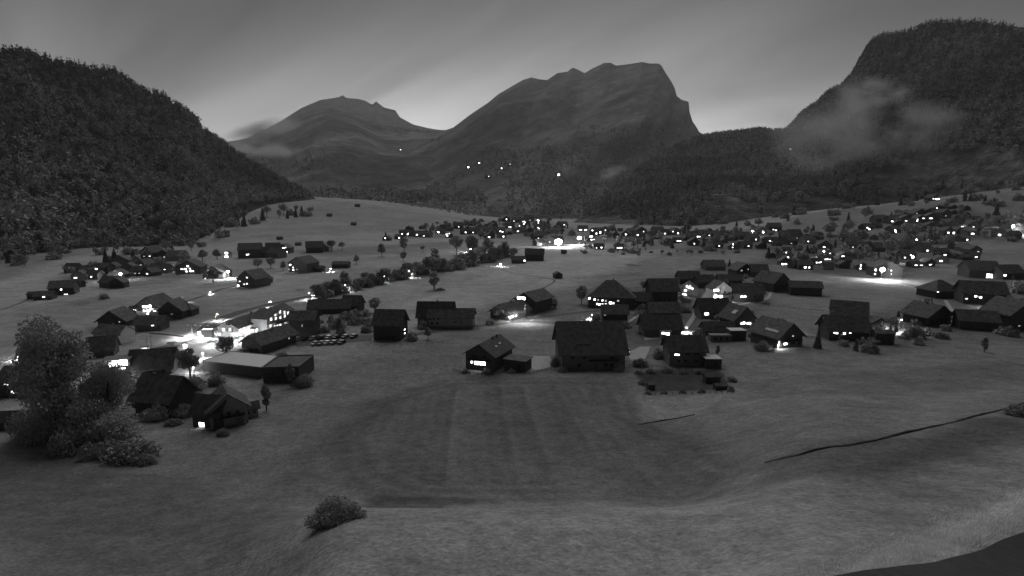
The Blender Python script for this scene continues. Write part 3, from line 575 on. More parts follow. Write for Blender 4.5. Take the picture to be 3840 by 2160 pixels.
def house(label, u, v, w, d, h, rh, yaw=0, ridge='x', wm=None, rm=None, o=.5, wins=(), pw=(), chim=(), sky=(), plinth=None, name='house', cat='house', group=None, px=True, anchor='F', simple=False, lean=None, p=None, door=None, flat=None, balcony=(), hipped=False):
    """u,v: photograph pixel of the middle of the front wall's foot; w,h,rh in photograph pixels when px, d as a multiple of w"""
    P = Vector(p) if p is not None else hit(u, v)
    k = ((P - CAM).y * CP - (P.z - CAM.z) * SP) / F
    if px: w, h, rh, d = w * k, h * k, rh * k, d * w * k
    rz = R(yaw); cx, cy = (0, d / 2) if anchor == 'F' else (0, 0)
    loc = Vector((P.x + cx * math.cos(rz) - cy * math.sin(rz), P.y + cx * math.sin(rz) + cy * math.cos(rz), P.z))
    e = empty(name, loc, rz, label, cat, group); ALL.append((e, u))
    wm = wm or M_WOOD; rm = rm or M_ROOF
    rg = ridge if rh > 0 else 'flat'
    if hipped: wall_body(w, d, h, 0, 'flat').build('wall', wm, e); ro = roof_hip(w, d, h, rh, o).build('roof', rm, e)
    elif rh > 0: wall_body(w, d, h, rh, ridge).build('wall', wm, e); ro = roof_gable(w, d, h, rh, o, ridge).build('roof', rm, e)
    else:
        wall_body(w, d, h, 0, 'flat').build('wall', wm, e)
        b = MB(); b.box((0, 0, h + .06), (w + 2 * o, d + 2 * o, .12))
        ro = b.build('roof', flat or rm, e)
    if plinth:                           # a pale masonry ground floor a hand's breadth proud of the timber above
        b = MB(); b.box((0, 0, (plinth[0] * h - 1.2) / 2), (w + .08, d + .08, plinth[0] * h + 1.2)); b.build('ground_floor', plinth[1], e)
    off = .045 if plinth else .0
    def win(face, s, z, ww, hh, lv):
        (nx, ny), r = FACES[face]; half = (d if face in 'FB' else w) / 2 + (off if plinth and z < plinth[0] * h else 0)
        if face == 'F': lp = (s, -half, z)
        elif face == 'B': lp = (-s, half, z)
        elif face == 'L': lp = (-half, -s, z)
        else: lp = (half, s, z)
        if simple: o_ = link('window', SOLO[lv], e, lp, r, (ww, 1, hh))
        else:
            o_ = link('window', FRAME if lv else FRAMED, e, lp, r, (ww, 1, hh)); link('pane', PANES[lv], o_)
        return o_
    for q in wins: win(*q)
    M_ = Matrix.LocRotScale(loc, Matrix.Rotation(rz, 3, 'Z'), None).inverted(); o0 = M_ @ CAM
    for q in pw:                         # windows given by the pixel where the photograph shows them
        uu, vv, wp, hp, lv = q[:5]; face = q[5] if len(q) > 5 else 'F'
        dd = (M_.to_3x3() @ ray(uu, vv)).normalized(); (nx, ny), r = FACES[face]
        half = (d if face in 'FB' else w) / 2
        den = dd.x * nx + dd.y * ny
        if abs(den) < 1e-4: continue
        t = (half - (o0.x * nx + o0.y * ny)) / den; q_ = o0 + dd * t
        s = {'F': q_.x, 'B': -q_.x, 'L': -q_.y, 'R': q_.y}[face]; lim = (w if face in 'FB' else d) / 2
        if simple: wp, hp = wp * .66, hp * .70
        ww = wp * k / max(.35, abs(den)); hh = hp * k * 1.0; ww = min(ww, 2 * lim * .96)
        s = max(-lim + ww / 2 + .02, min(lim - ww / 2 - .02, s))
        gab = (ridge == 'x' and face in 'LR') or (ridge == 'y' and face in 'FB')
        ztop = h + (rh * (1 - abs(s) / lim) if gab and rh > 0 else 0) - hh / 2 - .05
        win(face, s, max(hh / 2 + .06, min(ztop, q_.z)), ww, hh, lv)
    if not simple and not chim and rh > 0 and name == 'house' and rv0.random() < .7: chim = [(rv0.uniform(-.15, .15) * w, rv0.uniform(-.12, .12) * d)]
    if not simple and not balcony and ridge == 'y' and rh > 0 and name == 'house' and not hipped and rv0.random() < .7: balcony = [('F', 0, h * .52, w * .8)]
    for (cx_, cy_) in chim:
        zz = h + (rh * (1 - abs(cy_) / (d / 2)) if ridge == 'x' else rh * (1 - abs(cx_) / (w / 2))) if rh > 0 else h
        link('chimney', CHIM, ro, (cx_, cy_, zz - .25), 0, (.7, .7, .9))
    for (sx, sy, sw, sd) in sky:         # skylights and panels lying in the roof slope (fractions of the half size)
        if ridge == 'x':
            yy = sy * d / 2; zz = h + rh * (1 - abs(sy)) + .19; o_ = link('skylight', SKYL, ro, (sx * w / 2, yy, zz), 0, (sw, sd, 1)); o_.rotation_euler = (math.atan2(rh, d / 2) * (1 if sy < 0 else -1), 0, 0)
        else:
            xx = sx * w / 2; zz = h + rh * (1 - abs(sx)) + .19; o_ = link('skylight', SKYL, ro, (xx, sy * d / 2, zz), 0, (sw, sd, 1)); o_.rotation_euler = (0, math.atan2(rh, w / 2) * (-1 if sx < 0 else 1), 0)
    if door: s, lv = door; link('door', DOORM, e, (s, -d / 2 - off, 0), 0, (.6, 1, 1.35))
    for (face, s, z, ln) in balcony:
        b = MB(); b.box((0, -.45, 0), (ln, .9, .1)); b.box((0, -.87, .36), (ln, .05, .12)); b.box((0, -.87, .62), (ln, .06, .06))
        n = max(3, int(ln / .35))
        for i in range(n + 1): b.box((-ln / 2 + .04 + i * (ln - .08) / n, -.87, .3), (.05, .05, .6))
        (nx, ny), r = FACES[face]; half = (d if face in 'FB' else w) / 2
        b.build('balcony', M_DARKTRIM, e, loc=(s, -half, z) if face == 'F' else ((half, s, z) if face == 'R' else (-half, -s, z)), rz=r)
    e['_dims'] = 0; del e['_dims']
    H_INFO[e.name] = (w, d, h, rh, k); return e
H_INFO = {}

# ---- lamps
b = MB(); b.tube((0, 0, -.3), (0, 0, 1), .012, .008, 8); POLE = b.mesh('pole', M_STEEL)
def point(parent, loc, power, radius=.15, spot=None):
    l = bpy.data.lights.new('lamp_light', 'SPOT' if spot else 'POINT'); l.energy = power; l.shadow_soft_size = radius
    if spot: l.spot_size = R(spot); l.spot_blend = .6
    o = bpy.data.objects.new('lamp_light', l); C.objects.link(o); o.parent = parent; o.location = loc; return o
def street_lamp(label, u, v, hpx, power, glow=3, group=None, arm=.5, yaw=0, size=1.0, p=None):
    P = Vector(p) if p is not None else hit(u, v); k = ((P - CAM).y * CP - (P.z - CAM.z) * SP) / F; h = hpx * k
    e = empty('street_lamp', P, R(yaw), label, 'street lamp', group)
    b = MB(); b.tube((0, 0, -.4), (0, 0, h), .07, .045, 8); b.tube((0, 0, h), (arm, 0, h + .12), .04, .03, 6); b.build('pole', M_STEEL, e)
    b = MB(); b.box((arm + .22 * size, 0, h + .12), (.62 * size, .24 * size, .12)); hd = b.build('lamp_head', M_STEEL, e)
    b = MB(); b.box((arm + .22 * size, 0, h + .03), (.5 * size, .2 * size, .06)); b.box((arm + .22 * size, 0, h - .02 * size), (.3 * size, .14 * size, .08)); b.build('lens', M_LIT[glow], hd)
    if power: point(e, (arm + .22, 0, h - .2), power, .12, 150)
    return e
def wall_lamp(label, u, v, power, face_y=None, size=.35, p=None, hgt=0, group=None, post=True):
    """a floodlight on a short post whose lens is seen at the pixel"""
    P = Vector(p) if p is not None else hit(u, v); k = ((P - CAM).y * CP - (P.z - CAM.z) * SP) / F
    e = empty('flood_lamp', P, 0, label, 'flood lamp', group); h = hgt * k
    b = MB(); b.tube((0, 0, -.4), (0, 0, h), .06, .05, 8); b.build('post', M_STEEL, e)
    b = MB(); b.box((0, .06, h + size / 2), (size * 1.5, .12, size * 1.1)); hd = b.build('lamp_head', M_STEEL, e)
    bm = bmesh.new(); bmesh.ops.create_icosphere(bm, subdivisions=2, radius=size * .75, matrix=Matrix.Translation((0, -size * .5, h + size / 2)) @ Matrix.Diagonal((1.25, .6, 1, 1))); me = bpy.data.meshes.new('lens'); bm.to_mesh(me); bm.free(); me.materials.append(M_LIT[3]); link('lens', me, hd)  # lens made oversized so its shape stands for the lamp's bloom
    if power: point(e, (0, -size * 1.4 - .3, h + size / 2), power, .2)
    return e
# ================================================================== roads, yards, tracks
def strip(name, px, width, m, dz=.05, kind='structure', label=None, step=2.0, pts=None, thick=0):
    W = [gh(*q) for q in px] if pts is None else pts
    P = np.array([[p.x, p.y] for p in W]); l = np.concatenate([[0], np.cumsum(np.linalg.norm(np.diff(P, axis=0), axis=1))]); n = max(3, int(l[-1] / step))
    s = np.linspace(0, l[-1], n)
    for _ in range(1):
        q = np.stack([np.interp(s, l, P[:, 0]), np.interp(s, l, P[:, 1])], -1)
    for _ in range(3): q[1:-1] = q[1:-1] * .5 + (q[:-2] + q[2:]) * .25
    t = np.gradient(q, axis=0); t /= np.linalg.norm(t, axis=1)[:, None] + 1e-9; nn = np.stack([-t[:, 1], t[:, 0]], -1)
    ww = np.full(n, width) if np.isscalar(width) else np.interp(s, np.linspace(0, l[-1], len(width)), width)
    k = 7; V = []
    for f in np.linspace(-.5, .5, k):
        X = q + nn * (f * ww)[:, None]; z = zt(X[:, 0], X[:, 1]); V.append(np.stack([X[:, 0], X[:, 1], z + dz * (1 if abs(f) < .45 else .2)], -1))
    V = np.stack(V, 1)
    V[..., 2] = np.maximum(V[..., 2], V[..., 2].mean(1, keepdims=True))
    a = np.arange(n - 1)[:, None] * k + np.arange(k - 1)[None]
    Fq = np.stack([a, a + 1, a + k + 1, a + k], -1).reshape(-1, 4)
    return tag(link(name, mesh_np(name, V.reshape(-1, 3), Fq, m, False)), label, kind=kind)
def yard(name, px, m, dz=.06, kind='structure', label=None):
    W = [gh(*q) for q in px]; b = MB(); c = sum(W, Vector()) / len(W)
    P = np.array([[p.x, p.y] for p in W]); n = len(P); rings = 6; V = []
    for r in range(rings + 1):
        for i in range(n * 4):
            a = P[i // 4] + (P[(i // 4 + 1) % n] - P[i // 4]) * (i % 4) / 4; q = np.array([c.x, c.y]) + (a - np.array([c.x, c.y])) * r / rings; V.append((q[0], q[1]))
    V = np.array(V); z = zt(V[:, 0], V[:, 1]) + dz; k = n * 4; Fq = []
    for r in range(rings):
        for i in range(k): Fq.append((r * k + i, r * k + (i + 1) % k, (r + 1) * k + (i + 1) % k, (r + 1) * k + i))
    return tag(link(name, mesh_np(name, np.column_stack([V, z]), Fq, m)), label, kind=kind)
MAIN = [(-160, 1490), (60, 1455), (200, 1425), (330, 1385), (480, 1335), (600, 1308), (700, 1283), (760, 1258), (770, 1235), (800, 1205), (900, 1170), (1000, 1145), (1130, 1117), (1200, 1106), (1290, 1082), (1420, 1053), (1530, 1030), (1650, 1000), (1760, 975), (1850, 952), (1960, 932), (2080, 921), (2200, 912)]
strip('main_road', MAIN, 4.4, M_ASPH, .06, label='main valley road')
strip('village_road', [(1180, 1262), (1400, 1262), (1560, 1254), (1680, 1236), (1772, 1224), (1930, 1207), (1975, 1204), (2085, 1212), (2250, 1222), (2412, 1231), (2560, 1240), (2700, 1240), (2885, 1245), (3020, 1262), (3150, 1275), (3290, 1248), (3420, 1229), (3590, 1206), (3700, 1175), (3800, 1150)], 2.9, M_ASPH, .05, label='village road')
strip('side_lane', [(1960, 1200), (2085, 1182), (2211, 1168), (2330, 1160), (2420, 1150)], 2.4, M_ASPH, .07, label='side lane')
strip('side_lane', [(440, 1250), (470, 1218), (560, 1180), (682, 1137), (783, 1103), (831, 1083), (880, 1074)], 1.8, M_ASPH, .05, label='narrow lane over the left meadows')
strip('side_lane', [(520, 1252), (560, 1254), (620, 1258), (690, 1269), (730, 1285)], 2.4, M_CONC, .05, label='slip road')
strip('side_lane', [(2880, 1000), (3050, 1012), (3120, 1022), (3300, 1050), (3330, 1050), (3400, 1065), (3500, 1090)], 1.6, M_ASPH, .05, label='lane to the right village')
for _l, _p, _w in (('drive beside the guest house', [(2330, 1226), (2375, 1195), (2420, 1165), (2440, 1150)], 1.2), ('lane climbing through the centre cluster', [(2565, 1240), (2600, 1190), (2625, 1145), (2640, 1110), (2660, 1085)], 1.5), ('lane along the floodlit white house', [(2630, 1138), (2700, 1142), (2780, 1142), (2880, 1120), (2900, 1080)], 1.3), ('farm drive by the road lamp', [(1990, 1204), (2010, 1185), (2040, 1168), (2090, 1160)], 1.2), ('drive to the dark hipped house', [(3590, 1207), (3570, 1165), (3545, 1125)], 1.3), ('drive to the house with lit windows by the bend', [(3290, 1250), (3240, 1222), (3200, 1216)], 1.1), ('drive to the pale-strip chalet', [(2880, 1246), (2905, 1275), (2915, 1310)], 1.0)):
    strip('driveway', _p, _w, M_CONC, .05, label=_l)
M_EARTH = mat('trodden_earth', .10, 1, .3, 2, .03); M_SOIL = mat('garden_soil', .045, 1, .5, 2.5, .08)
strip('footpath', [(1880, 1012), (1920, 1022), (2000, 1035), (2069, 1046), (2083, 1052), (2070, 1064), (2032, 1083)], .8, M_EARTH, .05, label='dark footpath across the meadow')
strip('footpath', [(0, 1163), (60, 1143), (110, 1122), (150, 1108)], .9, M_EARTH, .05, label='footpath to the hut')
strip('footpath', [(2390, 988), (2440, 975), (2500, 962), (2560, 958)], .8, M_EARTH, .05, label='faint track in the meadow')
yard('forecourt', [(500, 1345), (620, 1312), (740, 1268), (800, 1260), (880, 1278), (860, 1312), (780, 1352), (720, 1405), (640, 1400)], M_CONC, .04, label='lit forecourt')
yard('car_park', [(1085, 1292), (1200, 1262), (1400, 1258), (1390, 1278), (1250, 1290), (1120, 1300)], M_ASPH, .04)
yard('paved_yard', [(1935, 1390), (1990, 1335), (2060, 1335), (2080, 1372), (1990, 1398)], M_CONC, .05)
yard('paved_yard', [(2350, 1325), (2400, 1300), (2440, 1300), (2420, 1345), (2365, 1350)], M_CONC, .05)
yard('gravel_yard', [(2400, 1240), (2560, 1238), (2560, 1262), (2420, 1275)], M_CONC, .03)
# road near the camera, right-hand corner, with its pale kerb strip and tall verge
_nr = [gh(*q) for q in ((3250, 2490), (3450, 2395), (3650, 2295), (3800, 2205), (3950, 2115), (4200, 2000), (4500, 1870))]
M_SHADE_ASPH = mat('shaded_dark_asphalt', .03, .7, .5, 1.5, .02); M_OLDP = mat('worn_road_paint', .12, .9, .4, 4)  # shade of the near corner painted into the road's dark colour
strip('near_road', None, 4.6, M_SHADE_ASPH, .06, pts=_nr, step=.6, label='dark asphalt road in the near right corner')
strip('road_marking', None, .14, M_OLDP, .09, pts=_nr, step=.6)
rg = np.random.RandomState(8); M_VERGE = leaf_mat('lit_dry_verge_grass', .9, .1, 1.2)  # dry grass, paler still with the light on the verge painted in
VA = [gh(*q) for q in ((3060, 2330), (3190, 2255), (3330, 2170), (3480, 2095), (3640, 2025), (3840, 1940), (4050, 1855))]
VP = []
for k_ in range(60000):
    t_ = rg.uniform(0, len(VA) - 1.001); i_ = int(t_); b_ = VA[i_].lerp(VA[i_ + 1], t_ - i_); dn = (VA[i_ + 1] - VA[i_]).normalized(); off = abs(rg.normal(0, 1.3)) * (1 if rg.rand() < .8 else -.35)
    x, y = b_.x - dn.y * off, b_.y + dn.x * off; VP.append((x, y))
VP = np.array(VP); VZ = zt(VP[:, 0], VP[:, 1]); n_ = len(VP); th = rg.uniform(0, 6.28, n_); hh = rg.uniform(.06, .30, n_) * (.5 + np.clip(fbm(VP[:, 0] / 1.5, VP[:, 1] / 1.5, 2) + .5, 0, 1)); ww = rg.uniform(.008, .02, n_); ln = rg.normal(0, .18, (n_, 2))
B = np.column_stack([VP, VZ - .02]); D = np.column_stack([np.cos(th) * ww, np.sin(th) * ww, np.zeros(n_)]); Tt = B + np.column_stack([ln * hh[:, None] * 2, hh])
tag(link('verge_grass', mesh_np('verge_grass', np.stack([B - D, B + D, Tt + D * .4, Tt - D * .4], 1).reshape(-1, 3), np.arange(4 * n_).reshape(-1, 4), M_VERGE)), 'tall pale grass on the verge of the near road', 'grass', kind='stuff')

# low field banks: long dark earth-and-stone walls across the near meadow
def bank(label, px, h=.35, w=.5):
    W = [gh(*q) for q in px]; P = np.array([[p.x, p.y] for p in W]); l = np.concatenate([[0], np.cumsum(np.linalg.norm(np.diff(P, axis=0), axis=1))]); n = max(4, int(l[-1] / .8)); s = np.linspace(0, l[-1], n)
    q = np.stack([np.interp(s, l, P[:, 0]), np.interp(s, l, P[:, 1])], -1); t = np.gradient(q, axis=0); t /= np.linalg.norm(t, axis=1)[:, None]; nn = np.stack([-t[:, 1], t[:, 0]], -1)
    z = zt(q[:, 0], q[:, 1]); V = []
    for f, g in ((-.5, -.15), (-.3, .8), (.0, 1), (.3, .8), (.5, -.15)):
        X = q + nn * (f * w); hh = h * g * (.75 + 1.3 * fbm(s / 2.2 + f * 3, s * 0 + f, 3)); V.append(np.column_stack([X, z + hh]))
    V = np.stack(V, 1); a = np.arange(n - 1)[:, None] * 5 + np.arange(4)[None]
    Fq = np.stack([a, a + 1, a + 6, a + 5], -1).reshape(-1, 4)
    o = link('field_bank', mesh_np('field_bank', V.reshape(-1, 3), Fq, M_SOIL)); return tag(o, label, 'bank')
bank('long dark earth bank crossing the near right meadow', [(2870, 1735), (3000, 1708), (3180, 1672), (3400, 1622), (3600, 1578), (3780, 1532), (3900, 1490)], .2, .42)
bank('short dark bank below the walled garden plot', [(2395, 1592), (2500, 1575), (2605, 1555)], .16, .3)

# ================================================================== buildings near enough to know one by one
def row(face, z, ss, ww, hh, lv=0): return [(face, s, z, ww, hh, lv) for s in ss]
# chalet with the bright triple window, and its carport wing
house('dark chalet with a bright three-pane window and two chimneys, below the village road', 1800, 1388, 120, 1.35, 62, 38, -24, 'y', M_WOOD2, M_ROOF, .7,
      pw=[(1770, 1358, 10, 12, 2), (1787, 1361, 14, 15, 3), (1800, 1362, 14, 15, 3), (1814, 1363, 14, 15, 3)], chim=[(0.3, 1.2), (.3, 3.4)], sky=[(.55, .25, .45, .9), (.6, -.2, .45, .9)], wins=[('F', -1.5, 3.4, .5, .6, 0), ('F', 1.4, 3.4, .5, .6, 0)], balcony=[('F', 0, 2.5, 5.5)])
house('low dark carport with a pale roof edge beside the triple-window chalet', 1930, 1392, 85, .75, 42, 0, -24, 'x', M_WOOD, M_ROOF, .35, name='carport', cat='carport', wins=[('F', 1.2, 1.0, .7, 1.1, 0)])
house('huge dark farmhouse with a full-width roof slope, beside the triple-window chalet', 2225, 1384, 238, .92, 66, 92, 2, 'x', M_PLASG, M_ROOF, .9,
      wins=row('F', 2.9, (-5, -2.2), .7, .8) + row('F', 1.0, (-3.4, 3.0, 4.2), .8, .9) + row('F', 2.7, (4.4,), .9, .6), balcony=[('F', 2.4, 2.1, 7.0)], chim=[(-1.2, .8)], sky=[(-.2, -.25, .5, .5), (-.3, -.72, 3.6, 1.2)], door=(.6, 0))
house('pale two-storey house with a dark roof above the dark garden plot', 2578, 1372, 136, .72, 60, 44, 0, 'x', M_PLASG, M_ROOF, .6,
      pw=[(2539, 1330, 18, 6, 3), (2578, 1326, 15, 10, 0), (2613, 1326, 16, 10, 0), (2545, 1353, 9, 9, 0), (2570, 1353, 9, 9, 0), (2613, 1353, 12, 9, 0)], chim=[(1.2, .3)])
house('small annex with a bright white flat roof on the pale house', 2676, 1382, 58, .95, 36, 0, 0, 'x', M_WOOD, M_MEMB, .1, name='annex', cat='annex', wins=[('F', .4, 1.0, .9, 1.0, 0)])
house('garden shed in the near left corner of the dark garden plot', 2444, 1462, 26, .9, 18, 6, 5, 'x', M_WOOD, M_ROOFG, .12, name='shed', cat='shed')
house('wide garden shed at the right edge of the dark garden plot', 2674, 1436, 56, .6, 22, 8, 2, 'x', M_WOOD, M_ROOF, .15, name='shed', cat='shed')
house('low dark shed in the near right corner of the dark garden plot', 2706, 1462, 44, .6, 14, 6, 4, 'x', M_WOOD, M_ROOF, .15, name='shed', cat='shed')
house('chalet with a pale roof strip and one bright ground-floor window', 2962, 1302, 118, 1.15, 44, 48, 20, 'y', M_WOOD2, M_ROOF2, .8, plinth=(.42, M_PLASG),
      pw=[(2945, 1287, 12, 13, 3), (2974, 1260, 5, 5, 2), (2972, 1287, 15, 8, 0), (2996, 1288, 8, 10, 0), (2920, 1283, 6, 9, 2)], sky=[(-.75, -.3, .8, 4.5)])
house('dark house with a pale metal porch roof on the meadow, right of centre', 3182, 1212, 112, .9, 34, 42, -28, 'x', M_WOOD, M_ROOF, .7, pw=[(3126, 1164, 8, 10, 2, 'L')], sky=[(-.8, -.5, 2.2, 1.2)])
house('broad dark house with a row of lit ground-floor windows by the bend', 3182, 1278, 140, .75, 42, 44, -8, 'x', M_WOOD, M_ROOF, .8,
      pw=[(3130, 1246, 7, 9, 3), (3138, 1248, 7, 9, 3), (3157, 1252, 8, 8, 2), (3166, 1250, 9, 8, 3), (3188, 1247, 7, 7, 3), (3195, 1230, 20, 6, 1)])
house('small dark garage wing with a car before it, by the bend', 3300, 1232, 60, .8, 20, 20, -10, 'y', M_WOOD, M_ROOF, .3, name='garage', cat='garage')
house('low dark shed below the road bend', 3318, 1290, 66, .6, 40, 8, -4, 'x', M_WOOD, M_ROOF, .25, name='shed', cat='shed')
house('dark gabled house above the lit stretch of road', 3520, 1220, 120, .8, 38, 38, 16, 'y', M_WOOD, M_ROOF, .9, wins=row('F', 1.0, (-2.6, -.9, 1.2, 2.8), .6, .7))
house('dark hipped house at the end of the dark lane', 3556, 1118, 104, .85, 32, 32, 8, 'x', M_WOOD, M_ROOF, .8, hipped=True, pw=[(3503, 1093, 6, 6, 3)])
house('large dark house with stepped lit windows near the right edge', 3690, 1142, 132, .7, 46, 36, -20, 'x', M_WOOD, M_ROOF, .8,
      pw=[(3626, 1075, 7, 6, 3), (3624, 1086, 7, 6, 3), (3635, 1090, 7, 6, 3), (3646, 1094, 7, 6, 3), (3659, 1111, 7, 7, 3), (3668, 1113, 7, 6, 1), (3677, 1115, 7, 7, 3), (3624, 1121, 8, 6, 2)])
house('dark barn-like house left of the last lit lamp on the road', 3668, 1238, 116, .7, 38, 30, -22, 'x', M_WOOD, M_ROOF, .7)
house('tall dark house cut by the right edge of the view', 3835, 1236, 120, .9, 62, 46, 6, 'y', M_WOOD, M_ROOF, .9, pw=[(3822, 1222, 7, 5, 1)])
house('dark house with a pale gable wall near the right edge', 3690, 1042, 100, .8, 32, 28, -12, 'x', M_WOOD, M_ROOF, .7, pw=[(3703, 1029, 6, 6, 3), (3711, 1030, 6, 6, 3), (3718, 1031, 6, 6, 3), (3703, 1040, 7, 5, 3), (3710, 1041, 6, 5, 3), (3718, 1043, 6, 6, 3)])
house('dark house with one lit window at the right edge', 3800, 1048, 84, .8, 26, 26, 4, 'x', M_WOOD, M_ROOF, .6, pw=[(3762, 1033, 9, 7, 3)])
house('dark farmhouse with a mottled gable alone on the meadow', 2930, 1092, 84, 1.1, 34, 34, 24, 'y', M_WOOD2, M_ROOF, .7, wins=row('F', 1.4, (-1.2, .3, 1.6), .5, .6))
house('long dark barn attached behind the mottled-gable farmhouse', 3022, 1108, 108, .55, 32, 18, -14, 'x', M_WOOD, M_ROOF, .6, name='barn', cat='barn')
# centre cluster
house('wide hip-roofed guest house with two rows of lit windows', 2290, 1156, 168, .8, 48, 50, -8, 'x', M_WOOD, M_ROOF2, .9, hipped=True, chim=[(1, .2)],
      pw=[(2211, 1119, 7, 8, 3), (2230, 1123, 7, 8, 3), (2243, 1125, 5, 7, 1), (2259, 1127, 7, 7, 3), (2272, 1128, 6, 8, 1), (2240, 1140, 6, 7, 3), (2248, 1142, 6, 8, 3), (2260, 1142, 8, 8, 3), (2272, 1141, 7, 7, 3), (2288, 1136, 9, 10, 3), (2300, 1139, 8, 14, 2), (2318, 1128, 8, 7, 1)])
house('low dark barn beside the guest house with two lit rows', 2392, 1152, 104, .6, 26, 26, 2, 'x', M_WOOD, M_ROOF, .5, name='barn', cat='barn')
house('tall two-tier dark house with a lamp at its foot', 2492, 1146, 96, .9, 60, 36, 4, 'x', M_WOOD, M_ROOF, .9, wins=row('F', 2.4, (-1.6, 0, 1.6), .6, .8))
house('dark-roofed house with two lit attic windows at the meadow edge', 2588, 1066, 76, .8, 22, 24, 0, 'x', M_WOOD, M_ROOF, .5, pw=[(2605, 1056, 12, 10, 2), (2612, 1060, 6, 5, 3), (2628, 1052, 8, 6, 3)])
house('small house with a glowing lit gable', 2586, 1110, 54, 1.0, 30, 20, -14, 'y', M_PLAS, M_ROOF, .4, pw=[(2576, 1074, 6, 9, 3), (2586, 1077, 7, 10, 3), (2596, 1081, 7, 7, 3), (2570, 1089, 9, 8, 3), (2571, 1105, 5, 7, 3)])
house('white house flooded with light beside a lit awning', 2708, 1128, 74, .75, 46, 26, 10, 'y', M_WHITE, M_ROOF, .5,
      pw=[(2680, 1089, 8, 9, 3), (2692, 1089, 7, 9, 3), (2684, 1110, 14, 15, 3), (2702, 1112, 12, 12, 3), (2718, 1096, 4, 8, 0), (2735, 1112, 5, 9, 0)], chim=[(.4, 0)])
house('dark house with a wide lit window beside the floodlit white house', 2808, 1132, 108, .75, 34, 30, -4, 'x', M_WOOD, M_ROOF, .6, pw=[(2781, 1112, 9, 6, 3), (2793, 1112, 9, 6, 3), (2830, 1112, 8, 6, 0)])
house('dark low house with a long plain roof, middle of the cluster', 2496, 1190, 110, .7, 20, 30, 1, 'x', M_WOOD2, M_ROOF2, .6, pw=[(2482, 1184, 5, 4, 3), (2490, 1185, 5, 4, 3), (2450, 1183, 14, 3, 1), (2512, 1184, 14, 3, 1)])
house('dark-roofed house with a bright tall doorway on the village road', 2484, 1262, 140, .62, 32, 40, 0, 'x', M_PLASG, M_ROOF, .7, pw=[(2504, 1226, 6, 9, 3), (2453, 1226, 10, 8, 0), (2476, 1226, 10, 8, 0), (2428, 1226, 14, 8, 0)])
house('lit glass porch with a bright tall doorway', 2498, 1276, 38, .5, 32, 0, 0, 'x', M_PLAS, M_ROOFG, .15, name='porch', cat='porch', pw=[(2505, 1253, 11, 26, 3), (2497, 1252, 5, 24, 2), (2484, 1248, 12, 8, 3)])
house('tall dark house by the white parked car', 2306, 1214, 92, .8, 40, 26, -4, 'x', M_WOOD, M_ROOF, .6, plinth=(.35, M_PLASG), pw=[(2269, 1180, 8, 8, 1), (2245, 1184, 16, 18, 0)])
house('pale house with one bright square window', 2682, 1196, 108, .7, 32, 40, 1, 'x', M_PLASG, M_ROOF, .6, pw=[(2650, 1177, 15, 10, 3), (2683, 1177, 13, 9, 0), (2718, 1178, 10, 9, 0)])
house('gabled house with a pale roof panel and two lit windows', 2792, 1232, 92, .95, 38, 44, 16, 'y', M_WOOD, M_ROOF, .7, pw=[(2782, 1213, 12, 9, 2), (2789, 1211, 9, 9, 3), (2807, 1213, 17, 8, 3)], sky=[(-.55, -.35, 1.5, 1.8)])
house('long low dark roof above the lit road wall', 2700, 1256, 112, .55, 18, 26, 0, 'x', M_WOOD2, M_ROOF, .5, sky=[(0, -.5, 2.6, .8)])
house('dark garage with a pale flat roof on the village road', 2768, 1276, 58, .8, 36, 0, 0, 'x', M_WOOD, M_MEMB, .05, name='garage', cat='garage')
house('low walled pavilion beside the pale flat-roofed garage', 2704, 1280, 78, .4, 22, 0, 0, 'x', M_PLASG, M_ROOFG, .1, name='pavilion', cat='pavilion', wins=row('F', .8, (-1.6, 0, 1.6), .7, .8))
house('small house with a wide dark roof, topmost of the centre cluster', 2684, 1014, 74, .8, 16, 20, 0, 'x', M_WOOD, M_ROOF, .5)
house('dark pyramid-gabled house behind the floodlit white house', 2795, 1034, 70, .9, 22, 24, 8, 'y', M_WOOD, M_ROOF, .6, pw=[(2781, 1014, 6, 6, 1), (2810, 1010, 12, 5, 1)])
house('dark house at the lane, upper right of the centre cluster', 2850, 1040, 60, .9, 22, 24, -6, 'x', M_WOOD, M_ROOF, .5)
house('long dark barn behind the floodlit white house', 2740, 1070, 84, .6, 20, 18, -4, 'x', M_WOOD, M_ROOF, .5, name='barn', cat='barn', wins=row('F', 1.0, (-2, 0, 2), .6, .5))
house('dark house between the lit gable and the white house', 2650, 1080, 66, .8, 24, 22, 6, 'x', M_WOOD, M_ROOF, .5)
# left of centre
house('long white-walled house with a stepped dark roof', 1690, 1232, 168, .42, 44, 26, -2, 'x', M_PLAS, M_ROOF, .6,
      pw=[(1613, 1196, 8, 8, 0), (1628, 1196, 8, 8, 0), (1644, 1196, 8, 8, 0), (1620, 1212, 9, 8, 0), (1640, 1212, 9, 8, 0), (1707, 1208, 5, 6, 0), (1730, 1208, 5, 6, 0)], plinth=(.25, M_PLASG))
house('taller dark part of the stepped-roof house', 1632, 1228, 132, .5, 46, 46, -2, 'x', M_PLASG, M_ROOF, .6, pw=[(1610, 1194, 7, 7, 0), (1630, 1196, 7, 7, 0)], sky=[(.1, -.3, .5, .5)])
house('tall black house with lit openings on its right side', 1452, 1276, 104, .9, 62, 46, -6, 'x', M_WOOD, M_ROOF, .6, pw=[(1517, 1236, 6, 5, 3, 'R'), (1517, 1250, 6, 6, 3, 'R')], sky=[(.05, -.35, .4, .5)], wins=row('F', 1.2, (-2, 0, 2), .6, .7))
